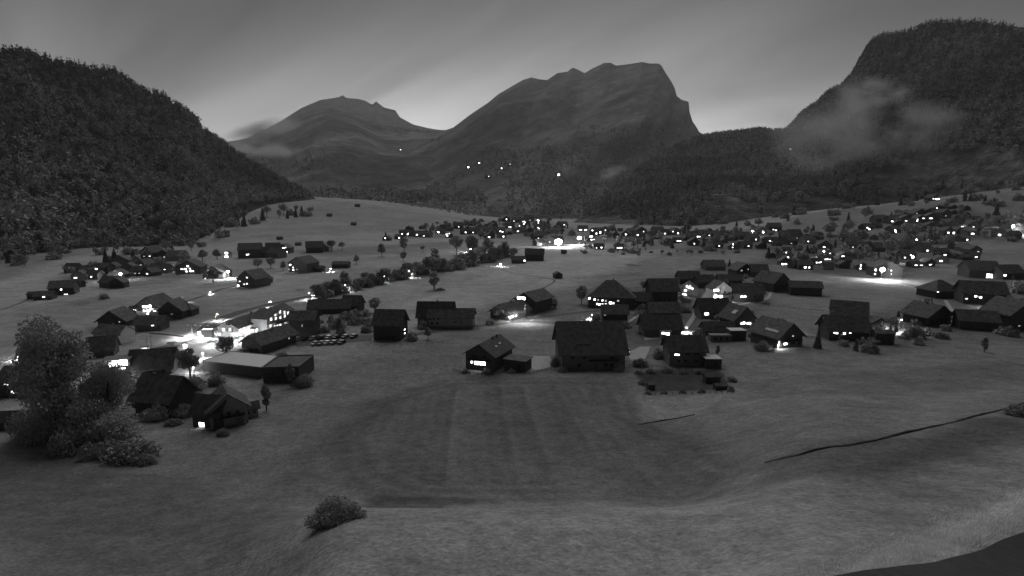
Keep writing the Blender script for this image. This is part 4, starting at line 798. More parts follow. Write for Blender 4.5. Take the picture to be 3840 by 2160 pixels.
house('dark farmhouse with a bright doorway by the centre road lamp', 1876, 1198, 96, 1.3, 28, 30, -38, 'y', M_WOOD2, M_ROOF2, .8, pw=[(1921, 1180, 12, 16, 3, 'R'), (1935, 1184, 8, 10, 2, 'R')], chim=[(.2, 0)])
house('farmhouse with a glowing attic balcony under its gable', 1968, 1172, 92, 1.3, 50, 26, -36, 'y', M_WOOD2, M_ROOF2, .8, pw=[(1955, 1118, 34, 12, 3), (1968, 1156, 14, 12, 3), (1965, 1148, 10, 8, 2)])
house('low dark shed with a slanted roof right of the glowing attic', 2046, 1158, 84, .5, 18, 14, 10, 'x', M_WOOD, M_ROOF, .4, name='shed', cat='shed', pw=[(2024, 1137, 7, 7, 3), (2049, 1149, 6, 5, 3)])
# the hotel
HOT = house('large lit hotel with three storeys of bright balconies', 858, 1272, 86, 4.2, 47, 22, -10, 'y', M_WHITE, M_ROOF, .7, name='hotel', cat='hotel',
      pw=[(850, 1214, 6, 7, 0), (859, 1215, 7, 8, 0), (862, 1235, 8, 14, 2), (838, 1236, 10, 14, 2),
          (902, 1238, 8, 15, 2, 'R'), (915, 1233, 8, 12, 2, 'R'), (932, 1235, 8, 8, 2, 'R'), (952, 1226, 9, 10, 2, 'R'), (929, 1216, 11, 9, 2, 'R'), (946, 1208, 8, 8, 2, 'R'), (956, 1203, 7, 8, 2, 'R'), (968, 1200, 8, 6, 2, 'R'), (976, 1197, 8, 8, 2, 'R'), (985, 1194, 8, 9, 2, 'R')],
      sky=[(.45, -.1, .7, 3.0)], chim=[(0, -3), (.1, 3.5)])
house('lit gable wing of the hotel with rows of bright windows', 1050, 1244, 130, .55, 64, 20, 74, 'y', M_PLAS, M_ROOF, .8, name='hotel_wing', cat='hotel wing',
      pw=[(1031, 1171, 7, 13, 2), (1049, 1167, 7, 13, 2), (1065, 1162, 7, 13, 2), (1079, 1158, 7, 13, 2), (1016, 1197, 7, 13, 2), (1034, 1194, 7, 12, 2), (1051, 1190, 7, 12, 2), (1067, 1185, 7, 12, 2), (1014, 1222, 7, 12, 2), (1030, 1219, 6, 12, 2), (1040, 1217, 5, 12, 2), (1050, 1217, 8, 16, 2), (1070, 1209, 9, 12, 1)],
      balcony=[('F', 0, 1.35, 6.2), ('F', 0, 2.75, 6.2)])
house('long glazed hotel front building under the bright window row', 960, 1256, 120, .3, 26, 0, 14, 'x', M_PLAS, M_ROOF, .3, name='hotel_wing', cat='hotel wing',
      pw=[(965, 1243, 12, 6, 3), (977, 1240, 9, 6, 3), (991, 1236, 8, 7, 3), (1009, 1230, 9, 9, 3), (930, 1246, 10, 8, 3), (945, 1240, 10, 8, 3)])
house('dark house right of the hotel with one slim lit window', 1132, 1264, 92, .85, 68, 24, 2, 'x', M_WOOD, M_ROOF, .6, pw=[(1133, 1221, 4, 10, 1)])
house('low dark building behind the hotel among trees', 1235, 1176, 150, .45, 22, 26, 10, 'x', M_WOOD, M_ROOF, .6, pw=[(1158, 1169, 8, 6, 3), (1168, 1155, 14, 4, 2), (1180, 1155, 12, 3, 2)])
house('dark gabled barn at the hedge behind the hotel', 1312, 1170, 66, .9, 28, 30, -8, 'x', M_WOOD, M_ROOF, .5, name='barn', cat='barn')
house('small lit pavilion beside the hotel wing', 1160, 1180, 50, .5, 14, 0, 10, 'x', M_PLAS, M_ROOFG, .15, name='pavilion', cat='pavilion', pw=[(1162, 1169, 20, 5, 3)])
house('dark chalet in front of the hotel with a wide long roof', 945, 1326, 92, 2.0, 42, 30, -20, 'y', M_WOOD2, M_ROOF, .8, wins=row('F', 1.2, (-1.6, 0, 1.6), .6, .8), sky=[(-.4, -.3, .5, 1.6)], pw=[(1083, 1265, 6, 16, 1, 'R')])
def flat_hall(label, name, cat, corners, vbase, wm, rmat, parapet=.0, wins=True):
    """a flat-roofed block given by the four roof corners seen in the photograph and the pixel row of its nearest foot"""
    g = hit(*vbase); u0, v0 = corners[-1]; dd = ray(u0, v0); hgt = max(1.2, CAM.z + dd.z / dd.y * g.y - g.z); Zr = g.z + hgt
    W = []
    for (u, v) in corners: d_ = ray(u, v); t_ = (Zr - CAM.z) / d_.z; W.append(CAM + d_ * t_)
    c = sum(W, Vector()) / 4; base = Vector((c.x, c.y, g.z)); e = empty(name, base, 0, label, cat); Q = [p - base for p in W]
    b = MB(); b.prism([(q.x, q.y, -1.5) for q in Q], (0, 0, hgt + 1.4)); b.build('wall', wm, e)
    b = MB(); b.prism([(q.x * .985, q.y * .985, hgt - .1) for q in Q], (0, 0, .12)); b.build('roof', rmat, e)
    for i in range(4):
        a, c2 = Q[i], Q[(i + 1) % 4]; n = (c2 - a); m_ = Vector((n.y, -n.x, 0)).normalized() * .08; b = MB()
        b.prism([a - m_ + Vector((0, 0, -.12)), a + m_ + Vector((0, 0, -.12)), a + m_ + Vector((0, 0, .12 + parapet)), a - m_ + Vector((0, 0, .12 + parapet))], n); b.build('parapet', M_ROOFG, e)
    a, c2 = Q[0], Q[3]; n = c2 - a; ln = n.length; ang_ = math.atan2(n.y, n.x)
    if wins:
        for i in range(6): w_ = link('window', FRAMED, e, a + n * ((i + .7) / 6.4) + Vector((0, 0, -hgt * .45)), ang_, (ln * .1, 1, hgt * .35)); link('pane', PANES[0], w_)
    return e
flat_hall('wide flat-roofed hall with a pale membrane roof', 'hall', 'hall', [(760, 1354), (863, 1318), (1042, 1334), (980, 1379)], (980, 1420), M_WOOD, M_MEMB, wins=False)
flat_hall('dark lower wing with a pale parapet beside the flat-roofed hall', 'hall_wing', 'hall wing', [(984, 1380), (1048, 1336), (1176, 1332), (1120, 1376)], (1120, 1432), M_WOOD, M_ROOF, .12)
# lower left
house('cross-gabled house with white walls at the meadow edge, lower left', 862, 1596, 128, .95, 72, 52, 34, 'y', M_PLAS, M_ROOF, .7, wins=row('F', 2.2, (-1.4, 0, 1.4), .5, .7) + row('R', 2.2, (-1, .6), .5, .7))
house('dark wing of the cross-gabled house with a glowing porch', 775, 1604, 110, .8, 60, 52, -8, 'x', M_WOOD, M_ROOF, .6, pw=[(757, 1592, 18, 20, 3), (735, 1552, 10, 5, 1)], name='house_wing', cat='house wing')
house('small pale annex right of the cross-gabled house', 945, 1566, 46, .8, 38, 16, 34, 'x', M_PLAS, M_ROOF, .4, name='annex', cat='annex', wins=row('F', 1.0, (-.6, .5), .4, .5))
house('big dark house among shrubs below the lit shop', 572, 1556, 156, .8, 70, 66, -14, 'x', M_WOOD, M_ROOF, .9, wins=row('F', 1.4, (-4, -2, 0, 2), .8, .9))
house('dark-roofed house beside the forecourt, left of the flat hall', 566, 1408, 140, .7, 34, 56, 14, 'x', M_WOOD, M_ROOF, .7, wins=row('F', 1.0, (-2.6, 0, 2.6), .8, .8))
house('small dark gable roof in front of the pale chapel-like house', 378, 1340, 84, .9, 30, 42, 22, 'x', M_WOOD, M_ROOF, .5)
house('pale house with a rounded gable left of the pillars', 400, 1290, 118, .6, 40, 26, -14, 'x', M_PLAS, M_ROOF2, .4, pw=[(342, 1266, 5, 12, 2), (370, 1266, 5, 6, 2), (434, 1254, 6, 8, 0, 'R')])
house('brightly lit shop front below the bridge', 446, 1418, 78, .7, 72, 0, 24, 'x', M_PLASG, M_ROOFG, .4, name='shop', cat='shop',
      pw=[(412, 1368, 12, 20, 3), (428, 1362, 18, 26, 3), (448, 1354, 18, 26, 3), (466, 1346, 18, 26, 3), (408, 1390, 10, 12, 2), (428, 1392, 12, 14, 3), (446, 1388, 14, 16, 3), (464, 1384, 14, 14, 3)])
house('dark house with slanted lit panes at the left edge', 42, 1492, 110, .9, 66, 40, -6, 'x', M_WOOD, M_ROOF, .6, pw=[(18, 1436, 5, 12, 3), (29, 1440, 5, 11, 2), (45, 1469, 6, 7, 3), (53, 1472, 6, 6, 3), (67, 1470, 10, 12, 3), (80, 1467, 5, 6, 1)])
house('dark shed roof at the lower left edge', 20, 1612, 150, .5, 34, 24, 6, 'x', M_WOOD, M_ROOF, .4, name='shed', cat='shed')
house('chalet with a blazing lit ground floor, left meadow', 558, 1180, 96, .85, 34, 34, -4, 'y', M_WOOD2, M_ROOF, .8, plinth=(.7, M_WHITE),
      pw=[(540, 1150, 10, 9, 3), (551, 1150, 11, 10, 3), (563, 1149, 9, 12, 3), (543, 1163, 12, 8, 3), (556, 1164, 14, 9, 3), (570, 1160, 12, 8, 3), (582, 1166, 10, 5, 3)])
house('dark low annex left of the blazing chalet', 500, 1178, 34, .9, 20, 8, 0, 'x', M_WOOD, M_ROOF, .3, name='annex', cat='annex', pw=[(502, 1161, 4, 4, 2), (513, 1163, 6, 5, 3)])
house('dark double-gabled house right of the blazing chalet', 640, 1196, 84, .9, 34, 34, 6, 'y', M_WOOD, M_ROOF, .7, pw=[(644, 1178, 5, 4, 2)])
house('dark hip-roofed part of the double-gabled house', 690, 1186, 58, .9, 28, 18, 0, 'x', M_WOOD, M_ROOF, .5, hipped=True)
house('dark house with two close lit windows, below the blazing chalet', 556, 1242, 92, .7, 30, 22, 6, 'x', M_WOOD, M_ROOF, .7, pw=[(572, 1218, 9, 8, 3), (583, 1216, 8, 7, 3)])
house('dark pyramid-roofed house left of the blazing chalet', 420, 1228, 96, .85, 28, 36, 6, 'y', M_WOOD, M_ROOF, .8, pw=[(448, 1207, 4, 5, 1)])
# barns and huts standing free in the meadows
house('long dark hay barn on the middle left meadow', 1275, 1006, 60, .6, 15, 9, 0, 'x', M_WOOD, M_ROOF, .3, name='barn', cat='barn')
house('square dark hut left of the long hay barn', 1196, 1020, 32, .8, 14, 8, 0, 'x', M_WOOD, M_ROOF, .2, name='hut', cat='hut')
house('large dark barn at the far end of the big meadow', 2004, 978, 70, .6, 26, 18, -4, 'x', M_WOOD, M_ROOF, .4, name='barn', cat='barn')
house('low dark house left of the large barn at the meadow end', 1945, 988, 50, .7, 14, 12, 4, 'x', M_WOOD, M_ROOF, .4, pw=[(1971, 976, 6, 6, 3)])
house('small black field hut at the bend of the dark footpath', 2095, 1044, 30, .9, 15, 9, 12, 'y', M_WOOD, M_ROOF, .3, name='hut', cat='hut')
house('small dark hut beside the brightest floodlight', 2115, 952, 20, .9, 9, 5, 0, 'x', M_WOOD, M_ROOF, .2, name='hut', cat='hut')
house('little square hut left of the left hamlet', 115, 1122, 26, .9, 18, 8, 4, 'x', M_WOOD, M_ROOF, .2, name='hut', cat='hut')
for i, (u, v, w_, lb) in enumerate([(1233, 812, 17, 'tiny dark hay hut on the upper left meadow, below the wood spur'), (1337, 776, 16, 'tiny dark hay hut, topmost and farthest on the left meadow'), (1325, 845, 19, 'tiny dark hay hut in the middle of the left meadow'), (1044, 899, 19, 'tiny dark hay hut above the left hamlet, leftmost on the meadow'), (1116, 921, 20, 'tiny dark hay hut just above the floodlit trees, left meadow')]):
    house(lb, u, v, w_, .8, 7, 4.5, random.uniform(-20, 20), 'x', M_WOOD, M_ROOF, .2, name='hay_hut', cat='hut', simple=True)
# ================================================================== farther hamlets
ORD = ['leftmost', 'second from left', 'third from left', 'fourth from left', 'fifth from left', 'sixth from left', 'seventh from left', 'eighth from left', 'ninth from left', 'tenth from left', 'eleventh from left', 'twelfth from left', 'thirteenth from left', 'fourteenth from left', 'fifteenth from left', 'sixteenth from left', 'seventeenth from left', 'eighteenth from left', 'nineteenth from left', 'twentieth from left']
NUM = ['no', 'one', 'two', 'three', 'four', 'five', 'six', 'seven', 'eight']
rv = random.Random(11)
def hamlet(secs, group, given, lights=(), extra=(), fill=None, nfill=0, wpx=38):
    """given: (u, v, w, lights); loose lights are gathered into houses; extra: dark houses (u, v, w); fill: photograph outline strewn with further dark roofs"""
    H = [[g[0], g[1], g[2], list(g[3])] for g in given]
    rest = sorted(lights, key=lambda q: q[0])
    while rest:
        a = rest.pop(0); grp = [a]
        for q in list(rest):
            if abs(q[0] - a[0]) < wpx * .62 and abs(q[1] - a[1]) < 14 and max(abs(q[1] - z[1]) for z in grp) < 14 and len(grp) < 4: grp.append(q); rest.remove(q)
        us = [q[0] for q in grp]; vs = [q[1] for q in grp]
        H.append([(min(us) + max(us)) / 2 + rv.uniform(-.2, .2) * wpx, max(vs) + rv.uniform(5, 9), wpx * rv.uniform(.9, 1.25), grp])
    for e in extra: H.append([e[0], e[1], e[2], []])
    if fill:
        P = np.array(fill, float); n = 0; tries = 0
        while n < nfill and tries < 3000:
            tries += 1; u = rv.uniform(P[:, 0].min(), P[:, 0].max()); v = rv.uniform(P[:, 1].min(), P[:, 1].max())
            if poly_dist(P, np.array([u]), np.array([v]))[0] > 0: continue
            wq = wpx * rv.uniform(.8, 1.15) * (0.55 + .45 * (v - P[:, 1].min() + 20) / (np.ptp(P[:, 1]) + 20))
            if any(abs(u - h[0]) < (wq + h[2]) * .42 and abs(v - h[1]) < 9 for h in H): continue
            if any(abs(l[0] - u) < wq * .62 and v - wq * .95 < l[1] < v for h in H for l in h[3]): continue
            H.append([u, v, wq, []]); n += 1
    H.sort(key=lambda q: q[0]); lo = -1e9
    for lim, where in secs:
        sec = [q for q in H if lo <= q[0] < lim]; lo = lim
        if len(sec) > 5:
            md = sorted(q[1] for q in sec)[len(sec) // 2]; rows = [([q for q in sec if q[1] < md], ', upper row'), ([q for q in sec if q[1] >= md], ', lower row')]
        else: rows = [(sec, '')]
        for rw, rn in rows:
            for i, (u, v, wq, ls) in enumerate(rw):
                lit = len(ls); st = 'unlit house' if not lit else 'house with %s lit window%s' % (NUM[min(lit, 8)], '' if lit == 1 else 's')
                pos = '' if len(rw) == 1 else ', ' + (ORD[i] if i < len(rw) - 1 or len(rw) < 3 else 'rightmost')
                house('%s%s%s, %s' % (st, pos, rn, where), u, v, wq, rv.uniform(.7, 1.0), wq * rv.uniform(.30, .42), wq * rv.uniform(.26, .36), rv.uniform(-24, 24), 'y' if rv.random() < .45 else 'x', rv.choice([M_WOOD, M_WOOD2, M_PLASG, M_WOOD, M_PLASG, M_PLAS]), rv.choice([M_ROOF, M_ROOF, M_ROOF2]), .45,
                      pw=[(l[0], l[1], l[2] * rv.uniform(.75, 1.1), l[3] * rv.uniform(.8, 1.1), min(l[4] if len(l) > 4 else 3, rv.choice([2, 2, 3, 3, 3]))) for l in ls], simple=True, group=group)
Z5 = lambda x, y, w=5, h=4, lv=3: (960 + .3727 * x, 720 + .3727 * y, w, h, lv)
Z6 = lambda x, y, w=5, h=4, lv=3: (1920 + .3727 * x, 720 + .3727 * y, w, h, lv)
Z7 = lambda x, y, w=5, h=4, lv=3: (2880 + .3727 * x, 720 + .3727 * y, w, h, lv)
hamlet(((330, 'left end of left hamlet'), (480, 'below the spruces of left hamlet'), (9999, 'right end of left hamlet')), 'houses of the left hamlet', [
    (160, 1126, 54, [(162, 1103, 10, 7, 3), (183, 1096, 6, 3, 2)]), (232, 1106, 78, [(229, 1086, 7, 5, 3), (261, 1072, 5, 4, 1), (244, 1107, 6, 3, 2), (252, 1106, 6, 4, 2)]), (283, 1078, 36, [(279, 1068, 8, 6, 3)]), (262, 1022, 46, []), (296, 1050, 50, [(283, 1042, 17, 5, 3)]), (345, 1048, 50, [(342, 1038, 7, 6, 3)]),
    (372, 1022, 56, [(358, 1009, 16, 7, 3)]), (408, 1014, 42, [(396, 1005, 7, 4, 2), (409, 998, 6, 3, 1)]), (447, 1002, 62, [(440, 992, 18, 6, 3)]), (432, 1046, 52, [(434, 1037, 9, 6, 3)]), (508, 1034, 46, [(505, 1025, 10, 5, 1), (522, 1025, 5, 3, 1)]), (552, 1035, 50, [(552, 1027, 8, 4, 2)]),
    (550, 972, 62, [(540, 961, 9, 6, 2), (548, 961, 5, 5, 2), (556, 960, 5, 4, 2), (562, 960, 5, 5, 2)]), (612, 972, 50, [(616, 964, 8, 4, 1), (624, 955, 4, 3, 1)]), (598, 1026, 52, [(586, 1014, 6, 5, 3), (617, 1009, 6, 5, 3)]), (655, 978, 58, []), (528, 1004, 50, [(528, 994, 5, 4, 1)]), (480, 1018, 44, []),
    (706, 1028, 88, [(704, 998, 10, 8, 3), (681, 1009, 10, 4, 2), (692, 1009, 6, 7, 3), (698, 1009, 4, 7, 2), (712, 1007, 6, 6, 3), (700, 1018, 9, 6, 3), (716, 1016, 9, 6, 3), (724, 1017, 5, 5, 3)]), (742, 1024, 30, [(738, 1003, 8, 6, 3), (739, 1014, 8, 4, 1)]), (400, 1078, 60, []), (438, 1080, 50, []), (320, 1026, 44, [])])
hamlet(((970, 'along the narrow left lane'), (9999, 'right end of left lane')), 'houses beyond the left lane', [
    (936, 968, 78, [(926, 955, 7, 6, 2), (932, 954, 5, 6, 3)]), (985, 966, 50, []), (1020, 968, 54, []), (1022, 946, 48, [(1014, 934, 7, 6, 3), (1025, 933, 8, 6, 3), (1025, 940, 6, 3, 2)]), (1060, 950, 54, [(1063, 930, 12, 5, 3), (1051, 937, 16, 7, 3), (1076, 945, 5, 5, 3), (1071, 928, 4, 4, 2)]),
    (800, 1046, 76, [(787, 1015, 20, 6, 3), (770, 1050, 4, 4, 2)]), (924, 1078, 84, [(926, 1041, 6, 5, 3), (899, 1055, 5, 4, 2), (916, 1066, 5, 4, 2), (926, 1064, 6, 6, 3), (890, 1071, 9, 8, 3)]), (982, 1064, 50, []), (1116, 1022, 84, [(1088, 993, 9, 4, 3), (1099, 1003, 6, 5, 3), (1100, 1012, 5, 5, 3), (1113, 1010, 4, 4, 1), (1068, 1009, 6, 3, 1)]),
    (1180, 948, 60, []), (1208, 942, 50, [])])
house('tiny house with its whole white gable lit up, left meadow edge', 849, 966, 24, 1.0, 14, 9, 0, 'y', M_WHITE, M_ROOF, .25, pw=[(849, 948, 14, 5, 3), (845, 957, 3, 4, 2), (849, 957, 3, 4, 2), (853, 957, 3, 4, 2), (849, 963, 17, 3, 3)], simple=True)
house('white lit gable end beside the lane lamp, left middle meadow', 1147, 1012, 15, 1.3, 18, 5, -20, 'y', M_WHITE, M_ROOF, .15, pw=[(1144, 992, 8, 8, 3), (1146, 1001, 8, 8, 2)], simple=True)
l5 = [Z5(*q) for q in ((1300, 465), (1440, 462), (1470, 423, 6, 3), (1525, 425), (1530, 393), (1500, 393), (1620, 430), (1690, 442, 8, 2, 2), (1835, 403, 7, 6), (1920, 428, 7, 5), (1925, 441, 5, 3), (1945, 418), (2040, 350, 4, 4, 2), (2110, 405), (2185, 407), (2345, 452, 7, 4), (2458, 374, 8, 6), (2480, 402), (2490, 448), (2520, 275, 4, 4), (2545, 352, 4, 4), (2562, 352, 4, 4))]
l6a = [Z6(*q) for q in ((20, 292, 6, 2, 2), (75, 340, 5, 4), (60, 395, 8, 5), (110, 280), (125, 293), (118, 312), (132, 308), (180, 285, 4, 3, 2), (258, 278), (268, 287), (265, 312, 4, 5, 2), (262, 358), (272, 368), (525, 312, 7, 3, 2), (545, 345, 4, 3, 1))]
hamlet(((1600, 'left end of far village'), (1740, 'far village left of big trees'), (1880, 'far village behind big trees'), (2000, 'far village right of big trees'), (9999, 'right end of far village')), 'houses of the far village', [], l5 + l6a, fill=[(1440, 880), (1520, 862), (1700, 850), (1880, 838), (2040, 832), (2130, 850), (2150, 885), (2010, 890), (1880, 892), (1700, 884), (1500, 896)], nfill=26, wpx=30)
l6b = [Z6(*q) for q in ((690, 380, 14, 3), (740, 382, 12, 3), (795, 447, 20, 6), (850, 418, 4, 7), (875, 415, 5, 7), (888, 408, 5, 9), (890, 380, 4, 4), (940, 385), (810, 385), (800, 480), (825, 478, 6, 4), (850, 563, 6, 3), (900, 543, 6, 4), (900, 560, 5, 4), (1060, 563), (1080, 563), (1100, 562, 6, 4), (1145, 427), (1270, 415), (1265, 433, 8, 4), (1322, 398), (1480, 397), (1540, 418, 9, 3), (1620, 398), (1670, 415, 6, 5), (1665, 485, 9, 5), (1690, 480, 12, 5), (1690, 495, 7, 5), (1835, 520, 6, 5), (1868, 450), (1890, 450), (1985, 437, 6, 3), (2085, 543, 6, 4, 2), (2225, 527), (2220, 557, 6, 4), (2350, 462, 9, 3), (2380, 545, 8, 3, 2), (2455, 478, 4, 3), (2525, 398), (2530, 408, 7, 4), (440, 500, 4, 3), (290, 525, 4, 4), (380, 503, 5, 3), (265, 465, 5, 3))]
hamlet(((2150, 'left of the brightest floodlight'), (2300, 'right of the brightest floodlight'), (2440, 'left half of middle village'), (2600, 'middle of middle village'), (2740, 'right half of middle village'), (9999, 'right end of middle village')), 'houses of the middle village', [], l6b, fill=[(2170, 870), (2300, 862), (2500, 866), (2700, 872), (2870, 880), (2890, 925), (2700, 935), (2500, 925), (2260, 925)], nfill=26, wpx=34)
l7 = [Z7(*q) for q in ((55, 378, 7, 3), (80, 385, 8, 4), (20, 485), (40, 500, 5, 4), (200, 660, 8, 8), (145, 725, 8, 6), (180, 725, 10, 6), (405, 498, 4, 3), (565, 555, 8, 4), (625, 618, 7, 3), (535, 680, 6, 5), (570, 678, 6, 5), (597, 676, 5, 4), (625, 678, 6, 4, 2), (490, 710, 4, 4), (520, 710, 10, 4, 2), (295, 755, 8, 5), (375, 758, 12, 7), (415, 760, 7, 5), (755, 647, 10, 4), (935, 738, 6, 11, 2), (930, 770, 8, 6), (1500, 522, 6, 4), (1475, 545, 14, 5), (1525, 550, 16, 7), (1440, 628, 6, 4), (1375, 660, 8, 5, 2), (1605, 590, 6, 4), (1785, 632, 12, 3), (1735, 695, 8, 7), (1750, 695, 5, 9, 2), (1490, 737, 12, 4, 2), (1550, 737, 10, 3, 2), (1630, 732, 5, 3), (1645, 729, 4, 3), (1995, 583, 6, 5), (1970, 580, 4, 4, 2), (2110, 600, 14, 4, 1), (2095, 655, 12, 5), (2005, 480, 5, 4), (900, 517, 4, 3, 1), (855, 556, 3, 3), (1120, 580, 8, 4, 0), (235, 517, 6, 3, 1), (290, 463, 6, 3, 1), (215, 463, 3, 2, 2))]
hamlet(((2960, 'left end of right village'), (3080, 'right of right village\'s left floodlight'), (3210, 'left half of right village'), (3330, 'above right village\'s widest floodlight'), (3450, 'middle of right village'), (3580, 'right half of right village'), (9999, 'right end of right village')), 'houses of the right village',
       [(3330, 1040, 92, [Z7(1040, 783, 8, 8), Z7(1075, 825, 5, 6), Z7(1240, 790, 6, 6), Z7(1240, 825, 3, 3)])],
       l7, fill=[(2890, 890), (3050, 885), (3300, 880), (3500, 890), (3640, 920), (3640, 975), (3500, 1005), (3300, 1010), (3080, 1012), (2900, 990), (2820, 960)], nfill=24, wpx=40)
l8 = [Z7(*q) for q in ((1000, 352, 6, 4), (1020, 375, 6, 4), (1280, 383), (1285, 398, 6, 5), (1160, 280, 8, 3), (1250, 295, 9, 4), (1390, 290, 10, 3), (1430, 290, 9, 4), (1505, 275, 6, 4), (1500, 290, 6, 3), (1528, 245, 8, 4), (1500, 215, 5, 3, 1), (1565, 265, 12, 3, 2), (1640, 265, 14, 4), (1705, 180, 6, 3), (1700, 162, 3, 3), (1710, 222, 10, 4), (1665, 68, 6, 3), (1725, 70, 18, 4), (1815, 410, 8, 7), (1870, 412, 8, 9), (1955, 352, 12, 6), (1965, 375, 4, 3, 2), (1950, 405, 11, 5), (2065, 355, 8, 5), (2060, 420, 10, 5), (2255, 388, 6, 5), (2277, 392, 6, 6), (2258, 412, 6, 5), (2278, 416, 7, 6), (2290, 362, 14, 4), (2345, 367, 8, 4), (2330, 432, 11, 6), (1790, 240, 5, 3, 1))]
hamlet(((3360, 'left end of hillside hamlet'), (3480, 'left half of hillside hamlet'), (3600, 'middle of hillside hamlet'), (3720, 'right half of hillside hamlet'), (9999, 'right end of hillside hamlet')), 'houses up the right hillside', [], l8, fill=[(3230, 850), (3420, 800), (3540, 770), (3640, 790), (3700, 850), (3840, 840), (3840, 900), (3600, 890), (3400, 860), (3260, 875)], nfill=20, wpx=40)
# lone alps high on the mountain flank
hamlet(((1700, 'high on the left mountain flank'), (1960, 'on the table mountain flank'), (2300, 'above the far village, mountain flank'), (9999, 'on the right wooded hill')), 'lone huts on the mountain flank', [], [(1502, 558, 5, 4, 3), (1756, 625, 7, 5, 3), (1797, 610, 5, 4, 3), (1881, 631, 6, 5, 3), (1913, 616, 4, 3, 2), (1833, 661, 4, 3, 2), (2095, 652, 12, 9, 3), (2612, 525, 22, 5, 1), (2964, 559, 8, 3, 1), (3058, 660, 9, 4, 2)], wpx=18)

# ================================================================== lamps
def lamp_at(label, u, v, hpx, power, **k): return street_lamp(label, u, v + hpx, hpx, power, **k)
lamp_at('street lamp lighting the village road, centre of the view', 1969, 1142, 66, 1100, glow=1, arm=.6, yaw=-90)
lamp_at('street lamp beside the side lane near the guest house', 2211, 1180, 18, 640)
lamp_at('street lamp on the road at the doorway of the porch house', 2565, 1228, 20, 1040)
lamp_at('street lamp behind the chalet with the pale roof strip', 2897, 1196, 50, 1200)
lamp_at('street lamp beside the road bend, right of centre', 3367, 1198, 50, 1680)
lamp_at('street lamp at the upper road near the right edge', 3746, 1118, 44, 2080)
lamp_at('street lamp beside the dark gabled house on the lit road', 3586, 1182, 28, 1680)
for i, (u, v) in enumerate(((809, 1178), (1009, 1131), (1155, 1099), (1290, 1069), (1437, 1036), (1530, 1016))):
    lamp_at('%s small street lamp along the hedged main road' % ('leftmost', 'second from left', 'third from left', 'fourth from left', 'fifth from left', 'rightmost')[i] if i in (0, 5) else 'small street lamp along the hedged main road, %s' % ('', 'second from left', 'third from left', 'fourth from left', 'fifth from left')[i], u, v, 26, 700, group='lamps along the main road', size=.9)
lamp_at('lone lamp on the narrow lane across the left meadow', 783, 1096, 8, 480); lamp_at('faint lamp beside the left lane, near the houses', 679, 1115, 22, 240, glow=1)
lamp_at('lamp beside the lane left of the hay barn', 1236, 1008, 12, 640)
def flood(label, u, v, hpx, power, size=.35): return wall_lamp(label, u, v + hpx, power, hgt=hpx, size=size)
flood('the brightest floodlight of all, at the far end of the main road', 2093, 914, 12, 14000, 3.24)
flood('second big floodlight right behind the brightest one', 2172, 896, 22, 7000, 1.76)
flood('star-bright floodlight at the left row of houses', 1227, 931, 8, 1200, 0.74)
flood('bright floodlight among the trees left of the far village', 1767, 935, 10, 1200, 0.81)
flood('bright floodlight in the left hamlet', 456, 1029, 22, 900, 0.61)
flood('large bright floodlight between the two left lanes', 858, 1021, 24, 1300, 0.74)
flood('small star-bright lamp in the left hamlet', 639, 996, 20, 400, 0.43)
flood('star-bright floodlight at the left end of the right village', 2941, 949, 24, 1500, 0.68)
flood('floodlight in the middle of the right village', 3087, 944, 20, 900, 0.54)
flood('wide blazing floodlight at the lower edge of the right village', 3303, 1015, 36, 7000, 1.22)
flood('floodlight at the upper right of the right village', 3433, 901, 24, 1200, 0.68)
flood('floodlight in the right half of the right village', 3419, 966, 24, 1400, 0.61)
flood('blazing floodlight on the hillside at the far right', 3793, 851, 28, 9000, 1.22)
flood('star-bright lamp at the right end of the middle village', 2821, 868, 20, 900, 0.68)
flood('small bright lamp beside the low house left of the meadow barn', 1877, 993, 6, 500, 0.54)
flood('lit lamp beside the lane at the bushy stream bend', 1615, 990, 8, 260, 0.27)
flood('lamp at the foot of the two-tier dark house', 2452, 1130, 8, 160, 0.38)
# ================================================================== single trees, bushes and hedges
def T(label, kind, u, v, hpx, wf=1.0, lvl=1, m=None, cat=None, name=None, group=None, seed=None):
    P = hit(u, v); k = ((P - CAM).y * CP - (P.z - CAM.z) * SP) / F
    nm = name or {'round': 'broadleaf_tree', 'bush': 'bush', 'tall': 'slender_tree', 'spruce': 'spruce_tree'}[kind]
    if kind == 'bush': hpx *= 1.25; P = P - Vector((0, 0, .10 * hpx * k))
    return plant(nm, kind, P, hpx * k, wf, lvl, seed, label, cat or ('bush' if kind == 'bush' else 'tree'), group, m)
# the great trees at the left
T('huge dark broadleaf tree at the left, tallest in the view', 'round', 222, 1645, 500, .82, 3, M_LEAF)
T('lighter broadleaf tree in front of the huge dark one', 'round', 420, 1625, 280, 1.05, 3, M_LEAF, seed=1)
T('broad leafy mass under the huge left tree', 'bush', 215, 1630, 300, .75, 3, M_LEAF, seed=2)
T('pale broad bush between the two great left trees', 'bush', 350, 1660, 230, 1.0, 3, M_LEAF, seed=0)
T('broad bush mass right below the lighter left tree', 'bush', 425, 1690, 190, 1.05, 3, M_LEAF, seed=2)
T('low dark bush running down from the left trees', 'bush', 490, 1722, 110, 1.4, 2, M_LEAFD, seed=1)
T('lower dark bush at the tip of the left tree group', 'bush', 545, 1738, 60, 1.3, 2, M_LEAFD, seed=3)
T('dark broadleaf tree left of the huge one, near the shed roof', 'round', 130, 1580, 230, .8, 3, M_LEAFD, seed=2)
T('leafy tree before the forecourt lights', 'round', 715, 1425, 130, .95, 2, M_LEAFD, seed=3)
T('leafy tree between forecourt and hotel', 'round', 850, 1345, 95, 1.0, 2, M_LEAFD, seed=0)
